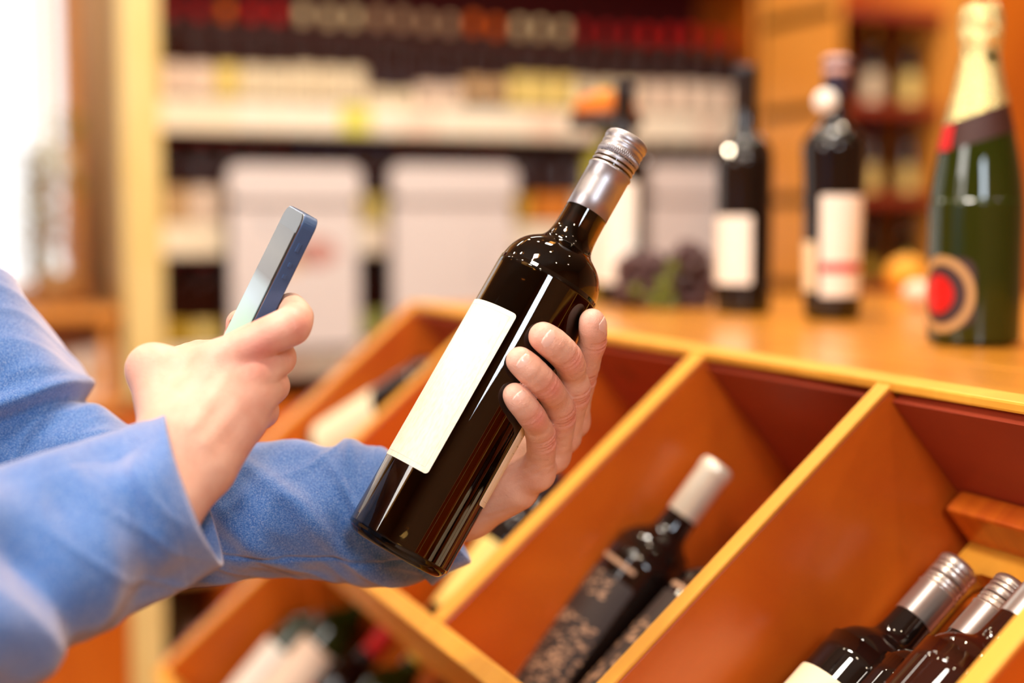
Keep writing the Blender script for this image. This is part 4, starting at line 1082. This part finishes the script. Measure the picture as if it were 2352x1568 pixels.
def tint_of(V, T):
    c = np.zeros(len(V))
    for p, r, a in T: c = np.maximum(c, a*np.clip(1-np.linalg.norm(V-p, axis=1)/r, 0, 1)**1.2*1.3)
    return np.clip(c, 0, 1)
tc_ = np.concatenate([tint_of(VB, tintsB), tint_of(VA, tintsA), np.zeros(len(VC))])
V = np.concatenate([VB, VA, VC]); Q = np.concatenate([QB, QA+len(VB), QC+len(VB)+len(VA)])
person = empty('person', (float(mid[0]), float(mid[1]), 0), 'person in a blue sweater holding up a phone and a tilted wine bottle', 'person')
po = A3(person.location)
me = np_mesh('body', V-po, Q, msk, np.stack([tc_]*3, 1)); body = ob('body', me, person)

# fingernails -----------------------------------------------------------------
mn, tn_, bn = nt('fingernail'); setp(bn, Base_Color=(.84, .52, .42), Roughness=.28, Coat_Weight=.3, Subsurface_Weight=.1, Subsurface_Scale=.003)
def nail(tip, dip, r, rt, n, width=1.42, name='fingernail'):
    d = tip-dip; d /= np.linalg.norm(d); n = n-d*(n@d); n /= np.linalg.norm(n); s = np.cross(d, n)
    c = tip-d*(rt*.22); Ln = r*1.62; Wn = r*width
    vs, fs = [], []; nu, nv = 14, 12
    for i in range(nu+1):
        u = -1+2*i/nu
        for j in range(nv+1):
            v_ = -1+2*j/nv
            # superellipse mapping square->rounded
            uu = u*math.sqrt(1-v_*v_*.38)*.95; vv = v_*math.sqrt(1-u*u*.30)
            ang = uu*.80; rad = r*(1.0-.10*max(vv, 0)**2)
            t = vv*Ln/2 - Ln*.02
            hgt = rad*math.cos(ang)*1.045 - (.0011 if vv > .2 else 0)*max(vv-.2, 0)**1.5*1.6 - .0012*max(-vv-.72, 0)*4
            p = c+d*(t-.0012)+n*hgt+s*(rad*math.sin(ang)*width/1.42*.93)
            vs.append(p-po)
    for i in range(nu):
        for j in range(nv): q = i*(nv+1)+j; fs.append((q, q+1, q+nv+2, q+nv+1))
    o = mk(name, vs, fs, mn, person); sm = o.modifiers.new('t', 'SOLIDIFY'); sm.thickness = .0005; sm.offset = 0
    return o
for t_ in nailsB+nailsA: nail(*t_)

# ---------------------------------------------------------------- sweater
mf, tf, bf = nt('blue_heather_knit'); N = tf.nodes; L = tf.links
tc = N.new('ShaderNodeTexCoord')
na = N.new('ShaderNodeTexNoise'); na.inputs['Scale'].default_value = 1300; na.inputs['Detail'].default_value = 3; L.new(tc.outputs['Object'], na.inputs['Vector'])
nb_ = N.new('ShaderNodeTexNoise'); nb_.inputs['Scale'].default_value = 14; nb_.inputs['Detail'].default_value = 3; L.new(tc.outputs['Object'], nb_.inputs['Vector'])
ra = N.new('ShaderNodeValToRGB'); e0, e1 = ra.color_ramp.elements; e0.position = .36; e0.color = (.016, .10, .38, 1); e1.position = .68; e1.color = (.24, .34, .58, 1)
e2 = ra.color_ramp.elements.new(.50); e2.color = (.05, .19, .52, 1)
L.new(na.outputs['Fac'], ra.inputs[0])
mx_ = N.new('ShaderNodeMix'); mx_.data_type = 'RGBA'; mx_.blend_type = 'MULTIPLY'; mx_.inputs['Factor'].default_value = .35; L.new(ra.outputs[0], mx_.inputs['A'])
L.new(nb_.outputs['Color'], mx_.inputs['B']); L.new(ra.outputs[0], bf.inputs['Base Color'])
bpn = N.new('ShaderNodeBump'); bpn.inputs['Strength'].default_value = .5; bpn.inputs['Distance'].default_value = .0008; L.new(na.outputs['Fac'], bpn.inputs['Height']); L.new(bpn.outputs[0], bf.inputs['Normal'])
setp(bf, Roughness=.9, Sheen_Weight=.95, Sheen_Roughness=.5, Sheen_Tint=(1.0, .80, .72))
def catm(p, t):
    n = len(p)-1; i = min(int(t), n-1); f_ = t-i
    p0, p1, p2, p3 = p[max(i-1, 0)], p[i], p[i+1], p[min(i+2, n)]
    return .5*((2*p1)+(-p0+p2)*f_+(2*p0-5*p1+4*p2-p3)*f_*f_+(-p0+3*p1-3*p2+p3)*f_**3)
def sleeve(pts, rads, endn, disp, nL=220, nR=224, tilt_len=.8):
    """returns grid vertices of a tube; endn = direction of the open cuff"""
    pts = [np.array(p) for p in pts]; T = len(pts)-1
    C = np.array([catm(pts, T*i/nL) for i in range(nL+1)]); Rr = np.array([catm([np.array([r]) for r in rads], T*i/nL)[0] for i in range(nL+1)])
    tang = np.gradient(C, axis=0); tang /= np.linalg.norm(tang, axis=1)[:, None]
    endn = endn/np.linalg.norm(endn)
    for i in range(nL+1):
        w_ = max(0, (i/nL-tilt_len)/(1-tilt_len)); w_ = w_*w_; t_ = tang[i]*(1-w_)+endn*w_; tang[i] = t_/np.linalg.norm(t_)
    up_ = A3(cu); V_ = []; arc = np.concatenate([[0], np.cumsum(np.linalg.norm(np.diff(C, axis=0), axis=1))])
    x = up_-tang[0]*(up_@tang[0]); x /= np.linalg.norm(x)
    for i in range(nL+1):
        x = x-tang[i]*(x@tang[i]); x /= np.linalg.norm(x); y = np.cross(tang[i], x)
        for j in range(nR):
            a = 2*PI*j/nR; d = x*math.cos(a)+y*math.sin(a)
            V_.append(C[i]+d*(Rr[i]+disp(arc[i]/arc[-1], a, C[i]+d*Rr[i], arc[-1]-arc[i])))
    V_ = np.array(V_)
    Qs = [(i*nR+j, i*nR+(j+1) % nR, (i+1)*nR+(j+1) % nR, (i+1)*nR+j) for i in range(nL) for j in range(nR)]
    # cuff lip folded inwards
    base = len(V_); last = V_[-nR:]; cc = C[-1]
    rings = [(-.0006, 1.0, .0012), (-.0026, .965, .0010), (-.0034, .94, -.004), (-.0034, .93, -.03)]
    add = []
    for dr, sc, al in rings:
        for j in range(nR):
            v_ = last[j]-cc; l = np.linalg.norm(v_); add.append(cc+v_*(l+dr)/l+tang[-1]*al)
    V_ = np.concatenate([V_, np.array(add)])
    prev = nL*nR
    for k in range(len(rings)):
        cur_ = base+k*nR
        Qs += [(prev+j, prev+(j+1) % nR, cur_+(j+1) % nR, cur_+j) for j in range(nR)]; prev = cur_
    return V_, np.array(Qs)
def fold(s, a, dens, seed, amp):
    return amp*noise.noise(Vector((s*dens, math.cos(a)*1.2+seed, math.sin(a)*1.2)))
def ridge(x): return 1-abs(x)*2 if abs(x) < .5 else 0
def dispA(s, a, p, rem):
    d = fold(s, a, 7, 3.1, .010)+fold(s, a, 16, 1.1, .005)
    n = noise.noise(Vector((s*16+math.cos(a)*1.3, math.sin(a)*1.1, 7.7))); d += .0012*(1-min(1, abs(n)*4))*min(1, rem/.03)
    d -= .0009*math.exp(-((rem-.024)/.0012)**2)
    for s0_, k_s, w_s, am in ((.055, .010, .010, -.003), (.085, .016, .012, .004), (.12, -.02, .014, -.005), (.155, -.03, .018, .006), (.20, -.02, .018, -.005)): d += am*math.exp(-((rem-s0_-k_s*(a-1.5))/w_s)**2)*math.exp(-((a-1.5)/1.2)**2)
    return d*min(1, .25+rem/.05)
def dispB(s, a, p, rem):
    d = fold(s, a, 9, 8.3, .008)+fold(s, a, 22, 4.4, .005)
    n = noise.noise(Vector((s*20+math.sin(a)*1.6, math.cos(a)*1.2, 2.2))); d += .0012*(1-min(1, abs(n)*4))
    q_ = float((p-FP)@FN)
    if q_ < 0: d += .0075*min(1, -q_/.0035)+.004*math.exp(-((q_+.006)/.006)**2)
    else: d -= .002*math.exp(-q_/.02)
    d -= .0016*math.exp(-((a-2.27)/.035)**2)
    for s0_, k_s, w_s, am in ((.040, .030, .006, .003), (.075, .045, .009, .005), (.125, .040, .010, .005), (.20, .03, .014, .006)): d += am*math.exp(-((rem-s0_+k_s*(a-1.9))/w_s)**2)*math.exp(-((a-1.7)/1.0)**2)
    return d*min(1, .45+rem/.04)
FP = A3(P(150, 918, 1.0)); FN = A3(img(.345, .939))
ptsA = [SHA, SHA*.5+ELA*.5+np.array([0, 0, .0]), ELA, pxj((-250, 1485, .70)), pxj((0, 1345, .755)), pxj((250, 1212, .798)), pxj((441, 1122, .824))]
ra_ = [.085, .075, .070, .060, .0535, .0475, .0474]
endA = A3(img(.937, -.351)+cf*.14)
V1, Q1 = sleeve(ptsA, ra_, endA, dispA)
ptsB = [SHB, pxj((-330, 660, 1.02)), pxj((-80, 890, 1.02)), pxj((100, 1080, 1.010)), pxj((330, 1172, .995)), pxj((600, 1176, .992)), pxj((800, 1184, 1.002)), pxj((985, 1162, 1.012))]
rb_ = [.085, .074, .068, .060, .050, .0475, .0465, .0485]
endB = A3(img(.80, -.60)+cf*.05)
V2, Q2 = sleeve(ptsB, rb_, endB, dispB, nL=300)
fd = Field(mid-np.array([.36, .36, .62]), mid+np.array([.36, .36, .2]), .012)
F = fd.new()
F = fd.add(F, mid-up*.52-front*.03+side*.05, mid-up*.08-front*.01+side*.06, .140, .140, .05)
F = fd.add(F, mid-up*.52-front*.03-side*.05, mid-up*.08-front*.01-side*.06, .140, .140, .05)
F = fd.add(F, SHA-up*.012, SHB-up*.012, .092, .092, .05)
F = fd.add(F, mid-up*.02, mid+up*.055+front*.01, .085, .074, .03)
VT, QT = surface_nets(F, fd.lo, fd.vox, 3)
V = np.concatenate([V1, V2, VT]); Q = np.concatenate([Q1, Q2+len(V1), QT+len(V1)+len(V2)])
# make grid tubes face outwards
ob('sweater', np_mesh('sweater', V-po, Q, mf), person, label='blue heather knitted sweater with long sleeves')
# trousers, shoes, hair
hip = mid-up*.60-front*.03
fd = Field(np.array([hip[0]-.35, hip[1]-.35, -.01]), np.array([hip[0]+.35, hip[1]+.35, hip[2]+.16]), .014)
F = fd.new(); F = fd.add(F, hip-side*.06, hip+side*.06, .135, .135, .05)
for s_ in (-1, 1):
    kn = np.array([hip[0], hip[1], .46])+side*.10*s_+front*.03; an = np.array([hip[0], hip[1], .10])+side*.11*s_
    F = fd.add(F, hip+side*.085*s_-up*.04, kn, .095, .066, .05); F = fd.add(F, kn, an, .064, .052, .03)
VX, QX = surface_nets(F, fd.lo, fd.vox, 2); ob('trousers', np_mesh('trousers', VX-po, QX, plain('trouser_cloth', (.03, .035, .05), .85)), person)
for s_ in (-1, 1):
    an = np.array([hip[0], hip[1], .045])+side*.11*s_; fd = Field(an-.2, an+.25, .012); F = fd.new(); F = fd.add(F, an-front*.04, an+front*.13-up*.008, .042, .034, .03); F = fd.add(F, an, an+up*.05, .045, .05, .03)
    F = np.maximum(F, -(np.meshgrid(*fd.g, indexing='ij')[2]-.002))
    VX, QX = surface_nets(F, fd.lo, fd.vox, 2); ob('shoe', np_mesh('shoe', VX-po, QX, plain('shoe_leather', (.06, .03, .015), .4)), person)
fd = Field(head-.16, head+.16, .007); F = fd.new(); F = fd.add(F, head+up*.045-front*.022, head+up*.0-front*.035, .090, .078, .03)
XX = np.stack(np.meshgrid(*fd.g, indexing='ij'), -1)-head
F = np.maximum(F, (XX@front)*.8-(XX@up)*.55-.015)
VX, QX = surface_nets(F, fd.lo, fd.vox, 1); ob('hair', np_mesh('hair', VX-po, QX, plain('brown_hair', (.06, .035, .02), .6, noise_scale=200, noise_amt=.4)), person)
for s_ in (-1, 1):
    bm = bmesh.new(); bmesh.ops.create_uvsphere(bm, u_segments=16, v_segments=10, radius=.0115, matrix=Matrix.Translation(Vector(head+side*s_*.031+up*.006+front*.066-po)))
    e_ = frombm('eye', bm, M['l_white'], person, smooth=True)
    bm = bmesh.new(); bmesh.ops.create_uvsphere(bm, u_segments=14, v_segments=8, radius=.0052, matrix=Matrix.Translation(Vector(head+side*s_*.031+up*.005+front*.0732-po)))
    i_ = frombm('iris', bm, M['black'], e_, smooth=True)

# ================================================================== CEILING SPOTS (visible as small reflections in the glass)
ml, tl, bl = nt('spot_lamp_glow'); setp(bl, Base_Color=(1, .8, .5), Emission_Color=(1.0, .80, .56), Emission_Strength=560)
k = 0
for x in (-.7, .5, 1.7):
    for y in (-.8, .45, 1.7, 2.6):
        r = empty('ceiling_spot', (x, y, 2.94), 'round warm ceiling spotlight over the shop floor', 'lamp', 'ceiling spotlights')
        v, f = lathe([(.05, .06), (.055, .0), (.045, .0), (.04, .02), (0, .02)], 24); mk('housing', v, f, M['c_grey'], r)
        v, f = lathe([(0, .012), (.030, .012), (.030, .014), (0, .014)], 24); mk('bulb', v, f, ml, r)

# ================================================================== THINGS ON THE FLOOR before the base cabinet
YL = 3.05
lt = onY(300, 1345, YL).z
lcx = lambda px: onY(px, 1450, YL).x
lc = empty('low_cabinet', (lcx(300), YL, 0), 'low orange cabinet with a pale pine stile and open bay left of the rack', 'cabinet')
ch(box('side_body', (lcx(-260), YL, 0), (lcx(298), YL+.42, lt), M['cabinet'], bev=.003), lc)
ch(box('stile', (lcx(300), YL-.012, 0), (lcx(378), YL+.42, lt), M['upright'], bev=.003, label='pale pine stile'), lc)
ch(box('side_body', (lcx(512), YL, 0), (lcx(760), YL+.42, lt), M['cabinet'], bev=.003), lc)
ch(box('bay_back', (lcx(378)+.001, YL+.38, 0.002), (lcx(512)-.001, YL+.41, lt), M['board']), lc)
ch(box('cabinet_top', (lcx(-270), YL-.03, lt+.0005), (lcx(775), YL+.44, lt+.025), M['board'], bev=.004), lc)
q1, q2 = lcx(378)+.048, lcx(512)-.042
if q2-q1 < .085: q1, q2 = (q1+q2)/2-.042, (q1+q2)/2+.042
p = Vector((q1, YL+.07, .0008)); bottle('dark green bottle standing in the open bay of the low cabinet', place_axis(p, p+Vector((0, 0, 1)), CAM-p), 'g_green', 'c_black', [], H=.305, cz=.255, seg=32, scale=1.05)
tb = empty('cardboard_tube', (q2, YL+.15, .0008), 'tan cardboard bottle tube beside the dark green bottle in the low cabinet', 'tube')
v, f = lathe([(0, 0), (.036, 0), (.037, .002), (.037, .29), (.036, .292)], 40); mk('tube_wall', v, f, M['l_tan'], tb)
v, f = lathe([(.0365, .291), (.0385, .291), (.0385, .33), (.037, .333), (0, .333)], 40); mk('lid', v, f, M['l_pink'], tb)
